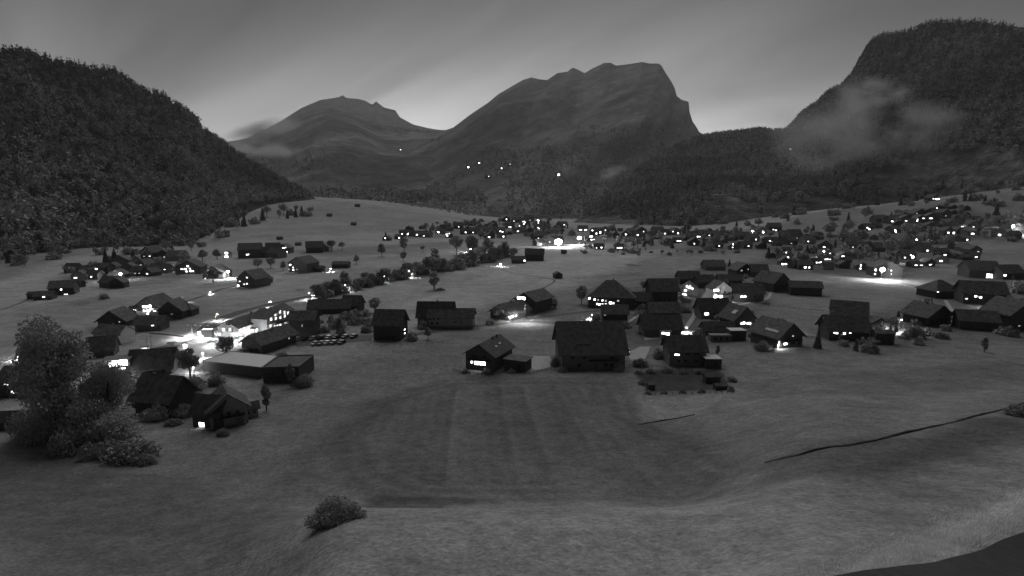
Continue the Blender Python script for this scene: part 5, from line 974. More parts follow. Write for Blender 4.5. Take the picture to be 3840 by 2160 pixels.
T('round shrub below the flat-roofed hall', 'bush', 815, 1440, 62, 1.0, 2, M_LEAF, seed=0)
T('pale round shrub beside the big dark house, lower left', 'bush', 590, 1570, 80, 1.0, 2, M_LEAFP, seed=1)
T('pale shrub right of the big dark house, lower left', 'bush', 690, 1560, 66, 1.0, 2, M_LEAF, seed=2)
T('low shrub row before the cross-gabled house', 'bush', 650, 1592, 36, 1.6, 2, M_LEAFD, seed=3)
T('narrow dark tree right of the pale annex, lower left', 'tall', 1000, 1540, 110, .9, 2, M_LEAFD, seed=1)
T('dark shrub below the cross-gabled house', 'bush', 905, 1590, 44, 1.0, 2, M_LEAFD, seed=0)
T('small dark bush in front of the glowing porch house', 'bush', 838, 1632, 44, 1.0, 2, M_LEAFD, seed=2)
T('slim dark tree right of the flat hall wing', 'tall', 1092, 1450, 90, 1.0, 2, M_LEAFD, seed=2)
T('wide shrub against the flat hall wing', 'bush', 1140, 1445, 60, 1.1, 2, M_LEAFD, seed=1)
T('shrub left of the flat-roofed hall', 'bush', 720, 1462, 70, 1.1, 2, M_LEAFD, seed=1)
T('large shrub on the near slope, alone below the mown field', 'bush', 1245, 1955, 115, 1.6, 3, M_LEAFD, seed=3)
T('low dark shrub just right of the lone near-slope shrub', 'bush', 1325, 1935, 70, 1.5, 2, M_LEAFD, seed=0)
# around the chalet and the farm
T('pale bush at the front of the triple-window chalet', 'bush', 1825, 1398, 26, 1.2, 2, M_LEAFP, seed=1)
T('small bush beside the carport', 'bush', 1918, 1398, 26, 1.0, 2, M_LEAF, seed=2)
T('low bush at the left corner of the triple-window chalet', 'bush', 1745, 1398, 22, 1.2, 1, M_LEAF, seed=0)
T('bush left of the huge farmhouse', 'bush', 2085, 1372, 44, .9, 2, M_LEAFD, seed=0)
T('shrub at the left front of the huge farmhouse', 'bush', 2110, 1392, 30, 1.3, 2, M_LEAF, seed=3)
T('shrub at the right front of the huge farmhouse', 'bush', 2320, 1390, 36, 1.0, 2, M_LEAF, seed=1)
T('round bush beside the car right of the huge farmhouse', 'bush', 2400, 1372, 46, 1.1, 2, M_LEAFD, seed=2)
T('wide bush on the yard right of the huge farmhouse', 'bush', 2470, 1340, 44, 1.2, 2, M_LEAF, seed=0)
T('small tree behind the white-roofed annex', 'tall', 2690, 1336, 46, 1.0, 1, M_LEAFD, seed=0)
T('dark bush ringed by gravel, left of the pale-strip chalet', 'bush', 2862, 1312, 44, 1.3, 2, M_LEAFD, seed=1)
T('small leafy tree above the pale-strip chalet', 'round', 2932, 1235, 46, 1.0, 1, M_LEAFD, seed=1)
T('spruce between the pale-strip chalet and the bend', 'spruce', 3065, 1305, 78, 1.0, 2, seed=1)
T('small thin tree under the bend lamp', 'tall', 3358, 1255, 44, 1.0, 1, M_LEAFD, seed=3)
T('bush right of the shed below the bend', 'bush', 3430, 1265, 60, 1.0, 1, M_LEAFD, seed=0)
T('dark bush in the lower right meadow, left one', 'bush', 3262, 1322, 60, .9, 1, M_LEAFD, seed=2)
T('dark bush in the lower right meadow, middle one', 'bush', 3530, 1270, 40, 1.0, 1, M_LEAFD, seed=2)
T('thin dark tree in the lower right meadow', 'tall', 3690, 1320, 60, 1.1, 1, M_LEAFD, seed=0)
T('dark bush at the right edge under the tall house', 'bush', 3790, 1260, 50, 1.1, 1, M_LEAFD, seed=3)
T('bush at the far right end of the earth bank', 'bush', 3830, 1560, 70, 1.2, 2, M_LEAFD, seed=1)
# centre
for i, q in enumerate((('pale bush left of the hip-roofed guest house', 'round', 2180, 1140, 74, 1.0), ('bush between guest house barn and two-tier house', 'bush', 2412, 1165, 34, 1.3), ('small tree right of the guest house roof', 'round', 2412, 1090, 40, 1.0), ('bush before the tall dark house by the white car', 'bush', 2235, 1205, 40, .9), ('bush behind the long plain roof, centre cluster', 'bush', 2568, 1170, 34, 1.2), ('bush at the wall of the floodlit white house', 'bush', 2722, 1132, 20, 1.2), ('bush right of the wide-lit-window house', 'bush', 2868, 1140, 18, 1.8), ('dark bush before the lit porch', 'bush', 2540, 1275, 30, 1.2), ('dark spruce at the top of the centre cluster', 'spruce', 2735, 1000, 30, 1.1), ('bush between garage and pale-strip chalet', 'bush', 2815, 1262, 26, 1.1), ('round dark tree by the road lamp farmhouse', 'round', 1868, 1200, 60, 1.15), ('pale low hedge before the road lamp farmhouse', 'bush', 1840, 1215, 26, 1.6), ('bush left of the stepped-roof house', 'bush', 1590, 1232, 42, 1.0), ('tree between the black house and stepped-roof house', 'round', 1605, 1272, 46, 1.0), ('bush at the right of the tall black house', 'bush', 1545, 1275, 44, 1.1), ('pale leafy tree behind the black house', 'round', 1405, 1172, 60, 1.25), ('dark slender tree left of the black house', 'tall', 1270, 1248, 66, 1.2), ('leafy bush right of the dark hotel neighbour', 'bush', 1320, 1200, 44, 1.2), ('bush in the garden right of the hotel neighbour', 'bush', 1215, 1245, 34, 1.2), ('small bush behind the car park', 'bush', 1375, 1245, 40, 1.1), ('shrub under the hotel chalet, left', 'bush', 910, 1330, 34, 1.3), ('shrub under the hotel chalet, right', 'bush', 1060, 1335, 30, 1.4))):
    T(q[0], q[1], q[2], q[3], q[4], q[5], 1, [M_LEAF, M_LEAFD, M_LEAFP][i % 3] if 'dark' not in q[0] and 'pale' not in q[0] else (M_LEAFD if 'dark' in q[0] else M_LEAFP) if q[1] != 'spruce' else None)
# meadow trees
for i, q in enumerate((('lone tree with a bare stem on the big meadow', 'tall', 1628, 1086, 78, 1.5), ('dark low shrub beside the lone meadow tree', 'bush', 1652, 1088, 14, 2.4), ('round tree right of the long hay barn', 'round', 1336, 990, 34, 1.15), ('round tree above the stream strip', 'round', 1512, 980, 38, 1.1), ('tall dark tree at the stream bend', 'tall', 1633, 990, 66, 1.4), ('broad tree on the strip below the far village', 'round', 1432, 962, 50, 1.05), ('slender tree right of the broad strip tree', 'round', 1516, 948, 62, .9), ('small round tree in the middle strip', 'round', 1586, 945, 26, 1.1), ('round field bush alone on the left meadow', 'bush', 391, 1120, 32, 1.1), ('left of two trees beside the left floodlight', 'round', 1245, 942, 46, 1.1), ('right of two trees beside the left floodlight', 'round', 1284, 938, 34, 1.1), ('dark tree left of the left floodlight', 'round', 1175, 945, 40, 1.3), ('small spruce left of the far village', 'spruce', 1447, 893, 26, 1.2), ('round bush before the row beyond the left lane', 'bush', 1000, 1055, 34, 1.1), ('big round tree, leftmost of the big trees', 'round', 1712, 955, 76, 1.0), ('big round tree in the middle of the big trees', 'round', 1770, 958, 80, 1.1), ('big round tree, rightmost of the big trees', 'round', 1832, 955, 70, 1.0), ('loose tree below the big trees', 'round', 1870, 975, 48, 1.2), ('small tree beside the meadow-end barn', 'round', 1925, 975, 50, 1.0), ('rounded shrub, leftmost on the stream strip', 'bush', 1290, 1040, 32, 1.1), ('rounded shrub, middle of the stream strip', 'bush', 1370, 1036, 26, 1.2), ('thin shrub, rightmost of the stream strip', 'bush', 1445, 1026, 26, 1.0), ('tall spruce, left of the hamlet pair', 'spruce', 398, 992, 62, 1.0), ('tall spruce, right of the hamlet pair', 'spruce', 432, 990, 60, 1.3), ('dark round tree beside the right hamlet spruce', 'round', 462, 992, 40, 1.2), ('bush left of the house with the lit arch', 'round', 800, 1062, 60, 1.2), ('dark tree group behind the lit gable, left tree', 'round', 760, 978, 42, 1.5), ('dark tree group behind the lit gable, right tree', 'round', 815, 972, 38, 1.4), ('pale trees behind the lane houses, left one', 'round', 968, 1012, 46, 1.3), ('pale trees behind the lane houses, right one', 'round', 1016, 1005, 44, 1.3), ('tree left of the long lane house', 'round', 1062, 1015, 36, 1.0), ('dark round tree on the upper left meadow', 'bush', 1804, 832, 16, 1.6), ('dark tree clump at the meadow edge above the far village', 'bush', 1640, 838, 10, 1.6))):
    T(q[0], q[1], q[2], q[3], q[4], q[5], 1, None if q[1] == 'spruce' else (M_LEAFP if 'pale' in q[0] else [M_LEAF, M_LEAFD][i % 2]))
# stream hedge: each bush its own plant
HL = [(1190, 1128), (1260, 1106), (1330, 1090), (1400, 1072), (1480, 1056), (1560, 1040), (1640, 1022), (1720, 1006), (1790, 992), (1850, 978), (1890, 966)]
_hx = np.array(HL, float); hs = np.linspace(0, 1, 46); hl = np.linspace(0, 1, len(_hx))
HC = [0, 0, 0]
for i, s_ in enumerate(hs):
    u = float(np.interp(s_, hl, _hx[:, 0])) + rv.uniform(-6, 6); v = float(np.interp(s_, hl, _hx[:, 1])) + rv.uniform(-8, 2)
    kind = 'round' if rv.random() < .3 else 'bush'; hp = rv.uniform(38, 56) * (1.25 if kind == 'round' else 1) * (1.1 if u > 1600 else .95)
    sec = 0 if u < 1420 else (1 if u < 1640 else 2); HC[sec] += 1
    T('%s in the %s stretch of the stream hedge' % (ORD[HC[sec] - 1].replace('leftmost', 'leftmost bush').replace(' from', ' bush from'), ('left', 'middle', 'right')[sec]), kind, u, v, hp, rv.uniform(1.1, 1.5), 1, rv.choice([M_LEAF, M_LEAFD, M_LEAFD]), group='bushes of the stream hedge', cat='bush', name='hedge_bush')
# garden and street trees inside the farther villages
def village_trees(group, noun, secs, outline, n, hp, seed, kinds=('round', 'round', 'bush', 'spruce', 'round')):
    rr = random.Random(seed); P = np.array(outline, float); tr = 0; got = []
    occ = [pix(o_.location) for o_ in bpy.data.objects if o_.name.startswith('house') and o_.type == 'EMPTY']
    while len(got) < n and tr < 6000:
        tr += 1; u = rr.uniform(P[:, 0].min(), P[:, 0].max()); v = rr.uniform(P[:, 1].min(), P[:, 1].max())
        if poly_dist(P, np.array([u]), np.array([v]))[0] > 0: continue
        h = hp * rr.uniform(.7, 1.3)
        if any(abs(q[0] - u) < h * .55 and v - h < q[1] < v + 4 for q in LPX): continue
        if any(abs(q[0] - u) < 10 and abs(q[1] - v) < 5 for q in occ): continue
        got.append((u, v, h, rr.choice(kinds), rr.uniform(.95, 1.3)))
    got.sort(); lo = -1e9
    for lim, where in secs:
        sec = [q for q in got if lo <= q[0] < lim]; lo = lim
        for kd, word in (('round', 'round'), ('bush', 'low'), ('spruce', 'pointed')):
            sub = [q for q in sec if q[3] == kd]
            for i, q in enumerate(sub):
                ps = '' if len(sub) == 1 else ', ' + (ORD[i] if i < len(sub) - 1 or len(sub) < 3 else 'rightmost')
                T('%s dark %s%s, %s' % (word, noun, ps, where), kd, q[0], q[1], q[2], q[4], 0, None, cat='bush' if 'bush' in noun else 'tree', name={'bush': 'meadow_bush', 'garden bush': 'garden_bush', 'meadow tree': 'meadow_tree'}.get(noun, 'village_tree'), group=group)
LPX = [l for l in l5 + l6a + l6b + l7 + l8] + [(2093, 914), (2172, 896), (2941, 949), (3303, 1015), (3433, 901), (3419, 966), (3793, 851), (2821, 868), (3087, 944)]
village_trees('trees of the far village', 'garden tree', ((1660, 'left end of far village'), (1840, 'behind the big trees, far village'), (9999, 'right end of far village')), [(1440, 892), (1600, 856), (1880, 836), (2040, 830), (2160, 856), (2150, 890), (1880, 896), (1600, 892)], 40, 28, 1)
village_trees('trees of the middle village', 'garden tree', ((2340, 'left third of middle village'), (2600, 'middle of middle village'), (9999, 'right third of middle village')), [(2150, 880), (2300, 862), (2700, 872), (2890, 880), (2890, 940), (2600, 945), (2200, 935)], 56, 34, 2)
village_trees('trees of the right village', 'garden tree', ((3080, 'left third of right village'), (3340, 'middle of right village'), (9999, 'right third of right village')), [(2890, 885), (3300, 876), (3560, 890), (3660, 930), (3640, 985), (3400, 1015), (3080, 1025), (2860, 980)], 64, 46, 3)
village_trees('trees of the hillside hamlet', 'garden tree', ((3480, 'left of hillside hamlet'), (3660, 'middle of hillside hamlet'), (9999, 'right of hillside hamlet')), [(3220, 850), (3420, 796), (3560, 762), (3700, 800), (3840, 820), (3840, 910), (3600, 890), (3400, 864)], 26, 36, 4)
village_trees('trees of the left hamlet', 'garden tree', ((430, 'left half of left hamlet'), (9999, 'right half of left hamlet')), [(210, 1030), (330, 1000), (520, 960), (680, 960), (760, 1000), (680, 1030), (480, 1040), (300, 1055)], 30, 38, 5)
village_trees('scattered slope bushes', 'bush', ((3000, 'left of the right hillside meadow'), (3250, 'middle of the right hillside meadow'), (3520, 'above hillside hamlet'), (9999, 'far right of the hillside meadow')), [(2700, 840), (3000, 790), (3300, 720), (3700, 680), (3840, 690), (3840, 780), (3500, 770), (3200, 830), (2800, 870)], 70, 30, 6, ('round', 'bush', 'bush', 'spruce'))
village_trees('bushes below the floodlight', 'bush', ((2350, 'far meadow edge, left stretch'), (2580, 'far meadow edge, middle stretch'), (9999, 'far meadow edge, right stretch')), [(2130, 948), (2400, 940), (2800, 948), (2800, 958), (2400, 958), (2140, 955)], 30, 18, 7, ('bush', 'round'))
village_trees('garden bushes of the centre cluster', 'garden bush', ((2420, 'left of the centre cluster'), (2600, 'middle of the centre cluster'), (9999, 'right of the centre cluster')), [(2200, 1165), (2420, 1130), (2560, 1080), (2700, 1050), (2870, 1060), (2870, 1150), (2880, 1240), (2700, 1290), (2420, 1290), (2230, 1220)], 46, 26, 8, ('bush', 'bush', 'round'))
village_trees('garden bushes of the road bend', 'garden bush', ((3300, 'left of the road bend'), (3560, 'right of the road bend'), (9999, 'by the right edge houses')), [(3080, 1230), (3250, 1210), (3480, 1120), (3640, 1060), (3840, 1050), (3840, 1280), (3560, 1270), (3400, 1330), (3100, 1320)], 60, 38, 9, ('bush', 'bush', 'round', 'spruce'))
village_trees('garden bushes below the hotel', 'garden bush', ((900, 'below the forecourt'), (9999, 'right of the hotel')), [(500, 1420), (740, 1420), (780, 1470), (700, 1570), (500, 1580)], 22, 46, 10, ('bush', 'bush', 'round'))
village_trees('garden bushes beside the car park', 'garden bush', ((1250, 'left of the car park garden'), (9999, 'right of the car park garden')), [(1150, 1195), (1330, 1180), (1420, 1190), (1380, 1250), (1190, 1255)], 18, 34, 12, ('bush', 'round'))
T('low garden shrub on the rim of the dark plot, far left corner', 'bush', 2395, 1402, 22, 1.3, 1, M_LEAFD)
T('low garden shrub on the rim of the dark plot, far side, left of middle', 'bush', 2440, 1398, 26, 1.3, 1, M_LEAFD)
T('low garden shrub on the rim of the dark plot, far side, middle', 'bush', 2500, 1396, 30, 1.3, 1, M_LEAFD)
T('low garden shrub on the rim of the dark plot, far side, right of middle', 'bush', 2560, 1400, 22, 1.3, 1, M_LEAFD)
T('low garden shrub on the rim of the dark plot, far side, right end', 'bush', 2620, 1402, 24, 1.3, 1, M_LEAFD)
T('low garden shrub on the rim of the dark plot, left side', 'bush', 2408, 1440, 24, 1.3, 1, M_LEAFD)
T('low garden shrub on the rim of the dark plot, near left corner', 'bush', 2432, 1476, 20, 1.3, 1, M_LEAFD)
T('low garden shrub on the rim of the dark plot, near side, left of middle', 'bush', 2490, 1474, 18, 1.3, 1, M_LEAFD)
T('low garden shrub on the rim of the dark plot, near side, middle', 'bush', 2560, 1472, 20, 1.3, 1, M_LEAFD)
T('low garden shrub on the rim of the dark plot, near side, right end', 'bush', 2630, 1470, 22, 1.3, 1, M_LEAFD)
T('low garden shrub on the rim of the dark plot, right side', 'bush', 2745, 1430, 30, 1.3, 1, M_LEAFD)
T('low garden shrub on the rim of the dark plot, near right corner', 'bush', 2742, 1466, 24, 1.3, 1, M_LEAFD)
T('low garden shrub on the rim of the dark plot, inside the plot', 'bush', 2640, 1430, 18, 1.3, 1, M_LEAFD)
village_trees('trees at the foot of the left hill', 'meadow tree', ((300, 'left foot of the left hill'), (720, 'middle foot of the left hill'), (9999, 'foot of the wooded spur')), [(-100, 980), (250, 940), (560, 935), (700, 940), (770, 890), (900, 815), (1000, 795), (1180, 790), (1180, 815), (1000, 830), (800, 915), (720, 955), (560, 952), (250, 965), (0, 1020)], 44, 40, 13, ('round', 'bush', 'round', 'spruce'))
# ================================================================== cars
def car_body():
    b = MB(); half = [(-1.45, .18), (-1.45, .48), (-1.38, .62), (-1.05, .68), (-.62, 1.0), (.45, 1.02), (.92, .68), (1.35, .60), (1.45, .45), (1.45, .18)]
    b.prism([(x, -.58, z) for x, z in half], (0, 1.16, 0)); return b
CARB = {}
for nm, val in (('white', .6), ('silver', .3), ('dark', .05)): CARB[nm] = car_body().mesh('body', mat('%s_car_paint' % nm, val, .3, spec=.5))
b = MB()
for y in (-.585, .585): b.poly([(-.98, y, .70), (.82, y, .70), (.42, y, .96), (-.58, y, .95)])
b.poly([(-1.06, -.5, .70), (-1.06, .5, .70), (-.65, .46, .985), (-.65, -.46, .985)]); b.poly([(.94, -.5, .69), (.94, .5, .69), (.48, .46, 1.0), (.48, -.46, 1.0)]); CARG = b.mesh('windows', M_GLASS)
b = MB(); b.tube((0, -.07, 0), (0, .07, 0), .22, .22, 14); CARW = b.mesh('wheel', mat('tyre_rubber', .03, .9)); b = MB(); b.tube((0, -.08, 0), (0, .08, 0), .12, .12, 10); CARR = b.mesh('rim', M_STEEL)
def lampmesh(m):
    b = MB(); b.box((0, 0, 0), (.06, .2, .1)); return b.mesh('headlight', m)
HLT = [lampmesh(M_GLASS), lampmesh(M_LIT[2])]
def car(label, u, v, yaw, paint, lights=0, group=None):
    P = hit(u, v); e = empty('parked_car', P + Vector((0, 0, .05)), R(yaw), label, 'car', group)
    bd = link('body', CARB[paint], e); link('windows', CARG, bd)
    for x in (-.9, .92):
        for y in (-.55, .55): w_ = link('wheel', CARW, e, (x, y, .22)); link('rim', CARR, w_)
    for y in (-.4, .4): link('headlight', HLT[lights], e, (1.44, y, .5))
    return e
rc = random.Random(4)
for i, u in enumerate((1118, 1146, 1176, 1204, 1234, 1264, 1296, 1328)): car('parked car in the upper car park row, %s' % (ORD[i] if i < 7 else 'rightmost'), u, 1277 - i * 1.6, 70 + rc.uniform(-5, 5), rc.choice(['white', 'silver', 'dark', 'dark']), group='cars in the car park')
for i, u in enumerate((1184, 1206, 1228, 1254, 1282)): car('parked car in the lower car park row, %s' % (ORD[i] if i < 4 else 'rightmost'), u, 1293 - i * 1.2, 70 + rc.uniform(-5, 5), rc.choice(['white', 'silver', 'dark']), group='cars in the car park')
car('white car parked beside the tall dark house', 2252, 1216, 4, 'white'); car('pale car standing before the dark garage wing', 3316, 1236, 8, 'silver'); car('dark car with both headlights on beside the huge farmhouse', 2352, 1322, -96, 'dark', 1); car('car in the drive of the cottage right of the glowing attic', 2072, 1160, 6, 'silver')

# ================================================================== forecourt of the hotel
def mast(label, u, v, hpx, power, yaw):
    P = hit(u, v); k = ((P - CAM).y * CP - (P.z - CAM.z) * SP) / F; h = hpx * k; e = empty('twin_lamp_post', P, R(yaw), label, 'lamp post', 'twin lamp posts of the forecourt')
    b = MB(); b.tube((0, 0, -.3), (0, 0, h), .11, .07, 10); b.build('pole', M_STEEL, e)
    for s in (-1, 1):
        b = MB(); b.tube((0, 0, h - .05), (s * .9, 0, h + .05), .04, .03, 6); b.build('arm', M_STEEL, e)
        b = MB(); b.box((s * 1.1, 0, h + .05), (.5, .22, .1)); hd = b.build('lamp_head', M_STEEL, e); b = MB(); b.box((s * 1.1, 0, h - .02), (.4, .16, .05)); b.build('lens', M_LIT[1], hd)
        point(e, (s * 1.1, 0, h - .25), power, .12, 150)
mast('left twin-armed lamp post on the forecourt', 723, 1268, 50, 1000, 0); mast('right twin-armed lamp post beside the grey kiosk', 770, 1266, 46, 1000, 0)
def wall_px(name, label, cat, px, h, th, m, cap=None):
    W = [hit(*q) for q in px]; b = MB()
    for a, c in zip(W[:-1], W[1:]):
        d = (c - a); n = Vector((-d.y, d.x, 0)).normalized() * th / 2; z0 = -0.5
        b.prism([(a - n) + Vector((0, 0, z0)), (a + n) + Vector((0, 0, z0)), (a + n) + Vector((0, 0, h)), (a - n) + Vector((0, 0, h))], d)
    return tag(b.build(name, m), label, cat)
wall_px('parapet', 'long white parapet wall along the forecourt', 'wall', [(654, 1300), (718, 1283), (764, 1266)], .75, .3, M_WHITE)
wall_px('parapet', 'pale parapet of the road beside the bright shop', 'wall', [(470, 1352), (524, 1333), (556, 1322)], .8, .3, M_CONC)
wall_px('parapet', 'thin pale guard wall along the slip road', 'wall', [(560, 1252), (620, 1256), (690, 1266)], .45, .15, M_CONC)
def boxthing(name, label, cat, u, v, w, h, d, yaw, m, extra=None):
    P = hit(u, v); k = ((P - CAM).y * CP - (P.z - CAM.z) * SP) / F; e = empty(name, P, R(yaw), label, cat); w, h = w * k, h * k
    b = MB(); b.box((0, d / 2, h / 2 - .2), (w, d, h + .4)); b.build('body', m, e); b = MB(); b.box((0, d / 2, h + .05), (w + .25, d + .25, .1)); b.build('roof', M_ROOFG, e)
    if extra is not None: b = MB(); b.box((0, -.02, h * .5), (w * .8, .04, h * .72)); b.build('panel', extra, e)
    return e
boxthing('kiosk', 'grey block-like kiosk behind the right twin lamp post', 'kiosk', 777, 1266, 38, 30, 1.2, 12, M_PLAS)
boxthing('kiosk', 'little white box at the left end of the long parapet', 'kiosk', 641, 1301, 25, 16, .8, 8, M_WHITE)
boxthing('bus_shelter', 'lit white shelter beside the twin pillars', 'shelter', 543, 1326, 26, 25, .9, 12, M_WHITE, M_LIT[1])
boxthing('advert_column', 'glowing white column in the middle of the forecourt', 'column', 694, 1308, 14, 20, .7, 0, M_WHITE, M_LIT[2])
for lb, u, v, h in (('left of the two pale pillars by the slip road', 553, 1294, 30), ('right of the two pale pillars by the slip road', 568, 1297, 40)):
    P = hit(u, v); k = P.y / F; e = empty('gate_pillar', P, 0, lb, 'pillar'); b = MB(); b.tube((0, 0, -.3), (0, 0, h * k), .2, .19, 12); b.build('shaft', M_CONC, e)
    b = MB(); b.tube((0, 0, h * k), (0, 0, h * k + .14), .5 if h > 35 else .26, .5 if h > 35 else .26, 16); b.build('cap', M_CONC, e)
P = hit(747, 1262); e = empty('direction_sign', P, R(8), 'small square lit sign with a bent black arrow on the forecourt', 'sign')
b = MB(); b.tube((0, 0, -.3), (0, 0, .75), .04, .04, 8); b.build('post', M_STEEL, e); b = MB(); b.box((0, 0, 1.12), (.82, .12, .82)); pn = b.build('panel', M_LIT[1], e)
b = MB(); b.box((-.1, -.07, 1.0), (.1, .02, .4)); b.box((.02, -.07, 1.24), (.34, .02, .1)); b.prism([(.17, -.08, 1.40), (.17, -.08, 1.08), (.33, -.08, 1.24)], (0, .02, 0)); b.build('arrow', mat('black_sign_paint', .02), pn)
def canopy(label, u, v, w, hpx, power):
    P = hit(u, v); k = P.y / F; w *= k; h = hpx * k; e = empty('market_umbrella', P, 0, label, 'umbrella'); b = MB(); b.tube((0, 0, -.2), (0, 0, h), .04, .04, 8); b.build('pole', M_STEEL, e); b = MB(); n = 8
    r = [(w / 2 * math.cos(2 * math.pi * q / n), w / 2 * math.sin(2 * math.pi * q / n), h * .78) for q in range(n)]
    for q in range(n): b.poly([r[q], r[(q + 1) % n], (0, 0, h)]); b.poly([r[q], (r[q][0], r[q][1], h * .70), (r[(q + 1) % n][0], r[(q + 1) % n][1], h * .70), r[(q + 1) % n]])
    b.build('canopy', M_WHITE, e); b = MB(); b.box((0, -.1, h * .66), (.24, .24, .12)); b.build('bulb', M_LIT[3], e)
    if power: point(e, (0, -.2, h * .58), power, .1)
for lb, u, v, w_, h_, p_ in (('white umbrella right of the glowing column', 794, 1300, 34, 26, 200), ('white umbrella at the hotel corner, left of three', 870, 1290, 26, 28, 200), ('white umbrella at the hotel corner, middle of three', 888, 1288, 26, 28, 160), ('white umbrella at the hotel corner, right of three', 906, 1284, 26, 28, 200)): canopy(lb, u, v, w_, h_, p_)
def lantern(label, u, v, hpx, power):
    P = hit(u, v); k = P.y / F; h = hpx * k; e = empty('lantern', P, 0, label, 'lantern'); b = MB(); b.tube((0, 0, -.2), (0, 0, h), .04, .03, 8); b.build('post', M_STEEL, e); bm = bmesh.new(); bmesh.ops.create_icosphere(bm, subdivisions=2, radius=.2, matrix=Matrix.Translation((0, 0, h + .18))); me = bpy.data.meshes.new('globe'); bm.to_mesh(me); bm.free(); me.materials.append(M_LIT[2]); link('globe', me, e); point(e, (0, -.25, h + .2), power, .12)
for q in (('added globe lantern brightening the lit hotel wing', 1085, 1262, 22, 160), ('globe lantern along the hotel side', 965, 1262, 24, 200), ('globe lantern right of the grey kiosk', 796, 1258, 22, 260), ('slim lantern at the corner of the forecourt', 622, 1332, 20, 260), ('globe lantern below the forecourt tree', 726, 1400, 20, 160), ('globe lantern between forecourt and flat hall', 762, 1345, 18, 220), ('globe lantern at the hotel front, left', 826, 1284, 30, 160), ('globe lantern at the hotel front, right', 878, 1284, 30, 120), ('globe lantern before the floodlit white house, left', 2672, 1136, 14, 260), ('globe lantern before the floodlit white house, right', 2744, 1136, 12, 260), ('globe lantern before the blazing chalet', 556, 1188, 10, 240), ('globe lantern at the lit house gable, centre cluster', 2562, 1116, 12, 160), ('globe lantern by the bright farm doorway', 1912, 1205, 14, 200), ('far lantern at the left edge, left one', 67, 1350, 8, 160), ('far lantern at the left edge, right one', 112, 1342, 8, 160), ('globe lantern at the pale-strip chalet corner', 2916, 1308, 12, 120), ('globe lantern of the shop below the bridge', 440, 1428, 10, 400), ('globe lantern by the white lit gable', 1150, 1022, 6, 160)): lantern(*q)  # the hotel wing lantern is added to brighten the facade
for lb, px in (('left', [(650, 1309), (690, 1310)]), ('right', [(765, 1272), (802, 1274)])):
    a, c = hit(*px[0]), hit(*px[1]); e = tag(empty('crosswalk', a), 'zebra crossing at the %s of the forecourt' % lb, None, None, 'structure'); d = c - a
    for i in range(7):
        q = d * (i / 6); z = z1(a.x + q.x, a.y + q.y) - a.z + .1; b = MB(); b.box((q.x, q.y, z), (.24, 1.3, .012)); b.build('stripe', M_PAINT, e)

# ================================================================== fences
def fence(label, px, m, hgt=.55, gap=.9, rails=2):
    W = [hit(*q) for q in px]; e = empty('fence', W[0], 0, label, 'fence')
    for a, c in zip(W[:-1], W[1:]):
        d = c - a; n = max(1, int(Vector((d.x, d.y, 0)).length / gap))
        for i in range(n + 1):
            q = a + d * (i / n) - W[0]; z = z1(a.x + d.x * i / n, a.y + d.y * i / n) - W[0].z; b = MB(); b.box((0, 0, hgt / 2 - .15), (.09, .09, hgt + .3)); b.build('post', m, e, loc=(q.x, q.y, z))
        for r in range(rails):
            b = MB(); zz = hgt * (.9 - .45 * r); p0 = a - W[0] + Vector((0, 0, z1(a.x, a.y) - a.z + zz)); p1 = c - W[0] + Vector((0, 0, z1(c.x, c.y) - c.z + zz)); b.tube(p0, p1, .03, .03, 5); b.build('rail', m, e)
fence('short white fence beside the centre road lamp', [(1862, 1216), (1905, 1211), (1940, 1206)], M_PAINT, .6, .6)
fence('dark timber fence before the triple-window chalet', [(1700, 1392), (1735, 1400), (1790, 1406), (1850, 1408)], M_WOOD2)
fence('dark timber fence along the near side of the garden plot', [(2415, 1482), (2500, 1480), (2620, 1477), (2750, 1472)], M_WOOD2, .5, 1.1)
fence('pale timber fence between yard and garden plot', [(2360, 1372), (2430, 1376), (2500, 1380)], M_TRIM, .5)
fence('meadow fence left of the huge farmhouse', [(1985, 1402), (2030, 1392), (2080, 1388), (2120, 1400)], M_WOOD2, .5)
fence('thin pasture fence across the right meadow', [(2770, 1130), (2900, 1150), (3040, 1165), (3110, 1172)], M_WOOD2, .5, 1.6, 1)
fence('pasture fence below the black house', [(1380, 1300), (1480, 1298), (1600, 1292), (1700, 1278)], M_WOOD2, .5, 1.6, 1)
# ================================================================== air
# everything stands in one even haze; it reaches past the mountains and stays below the sky
hz = MB(); hz.box((0, 2900, 640), (22000, 10200, 1300))
hm = bpy.data.materials.new('thin_evening_haze'); hm.use_nodes = True; t = hm.node_tree; t.nodes.remove(t.nodes['Principled BSDF'])
pv = N(t, 'ShaderNodeVolumePrincipled'); pv.inputs['Color'].default_value = (.9, .9, .9, 1); pv.inputs['Density'].default_value = HAZE; pv.inputs['Anisotropy'].default_value = 0.3
L(t, pv.outputs[0], t.nodes['Material Output'].inputs['Volume'])
tag(hz.build('haze', hm), 'thin even evening haze over the whole valley', 'haze', kind='stuff')
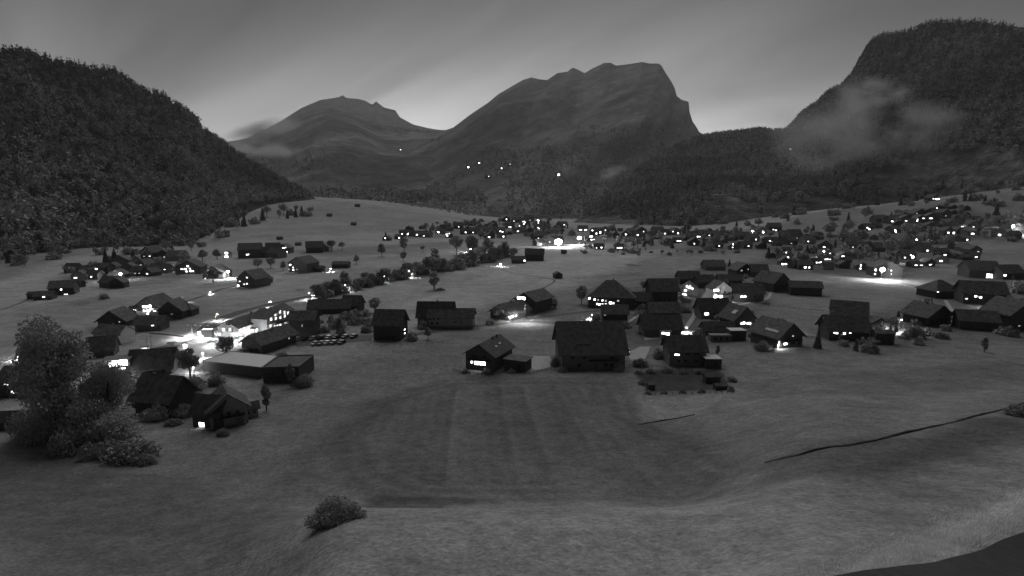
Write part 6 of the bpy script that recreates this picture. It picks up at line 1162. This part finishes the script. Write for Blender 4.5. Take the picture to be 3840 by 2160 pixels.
# drifting mist caught on the hillsides
def mist(label, u, v, y, wpx, hpx, dep, dens, nsc, seed, tilt=0, cut=.42):
    P = at(u, v, y); k = y / F; bm = bmesh.new(); bmesh.ops.create_icosphere(bm, subdivisions=3, radius=1); me = bpy.data.meshes.new('mist_bank'); bm.to_mesh(me); bm.free()
    m = bpy.data.materials.new('mist'); m.use_nodes = True; t = m.node_tree; t.nodes.remove(t.nodes['Principled BSDF'])
    pv = N(t, 'ShaderNodeVolumePrincipled'); pv.inputs['Color'].default_value = (.95, .95, .95, 1); pv.inputs['Anisotropy'].default_value = .2
    tcx = N(t, 'ShaderNodeTexCoord'); gr = N(t, 'ShaderNodeVectorMath', operation='LENGTH'); L(t, tcx.outputs['Object'], gr.inputs[0])
    fo = N(t, 'ShaderNodeMapRange'); fo.inputs['From Min'].default_value = 1.0; fo.inputs['From Max'].default_value = 0.1; fo.interpolation_type = 'SMOOTHSTEP'; L(t, gr.outputs['Value'], fo.inputs['Value'])
    mp_ = N(t, 'ShaderNodeMapping'); mp_.inputs['Location'].default_value = (seed, seed * .7, 0); mp_.inputs['Scale'].default_value = (nsc, nsc * .6, nsc * hpx / wpx * 1.6); L(t, tcx.outputs['Object'], mp_.inputs[0])
    nn = N(t, 'ShaderNodeTexNoise'); nn.inputs['Scale'].default_value = 1; nn.inputs['Detail'].default_value = 4; L(t, mp_.outputs[0], nn.inputs['Vector'])
    nr = N(t, 'ShaderNodeMapRange'); nr.inputs['From Min'].default_value = cut; nr.inputs['From Max'].default_value = .72; L(t, nn.outputs['Fac'], nr.inputs['Value'])
    m1 = N(t, 'ShaderNodeMath', operation='MULTIPLY'); L(t, fo.outputs[0], m1.inputs[0]); L(t, nr.outputs[0], m1.inputs[1]); m2 = N(t, 'ShaderNodeMath', operation='MULTIPLY'); m2.inputs[1].default_value = dens; L(t, m1.outputs[0], m2.inputs[0])
    L(t, m2.outputs[0], pv.inputs['Density']); L(t, pv.outputs[0], t.nodes['Material Output'].inputs['Volume']); me.materials.append(m)
    o = link('mist_bank', me, None, P, 0, (wpx * k / 2, dep, hpx * k / 2)); o.rotation_euler = (0, R(tilt), 0); return tag(o, label, 'mist', kind='stuff')
mist('wide pale mist bank drifting across the right wooded hillside', 3400, 570, 1000, 1150, 400, 90, .085, 2.4, 3.3, 10)
mist('thin mist plume rising above the wide bank, right hillside', 3330, 400, 1150, 460, 200, 60, .08, 2.4, 7.1, 20)
mist('small cloud hanging on the left shoulder of the far mountain', 985, 488, 4000, 330, 80, 180, .03, 1.6, 1.2, -14, .36)
mist('flat mist bank in the saddle left of the far mountain', 990, 560, 2600, 420, 70, 160, .02, 2.0, 5.5, 4, .36)
mist('small mist patch on the lower slope of the table mountain', 2285, 650, 1250, 170, 60, 30, .05, 1.5, 9.2, -18, .34)
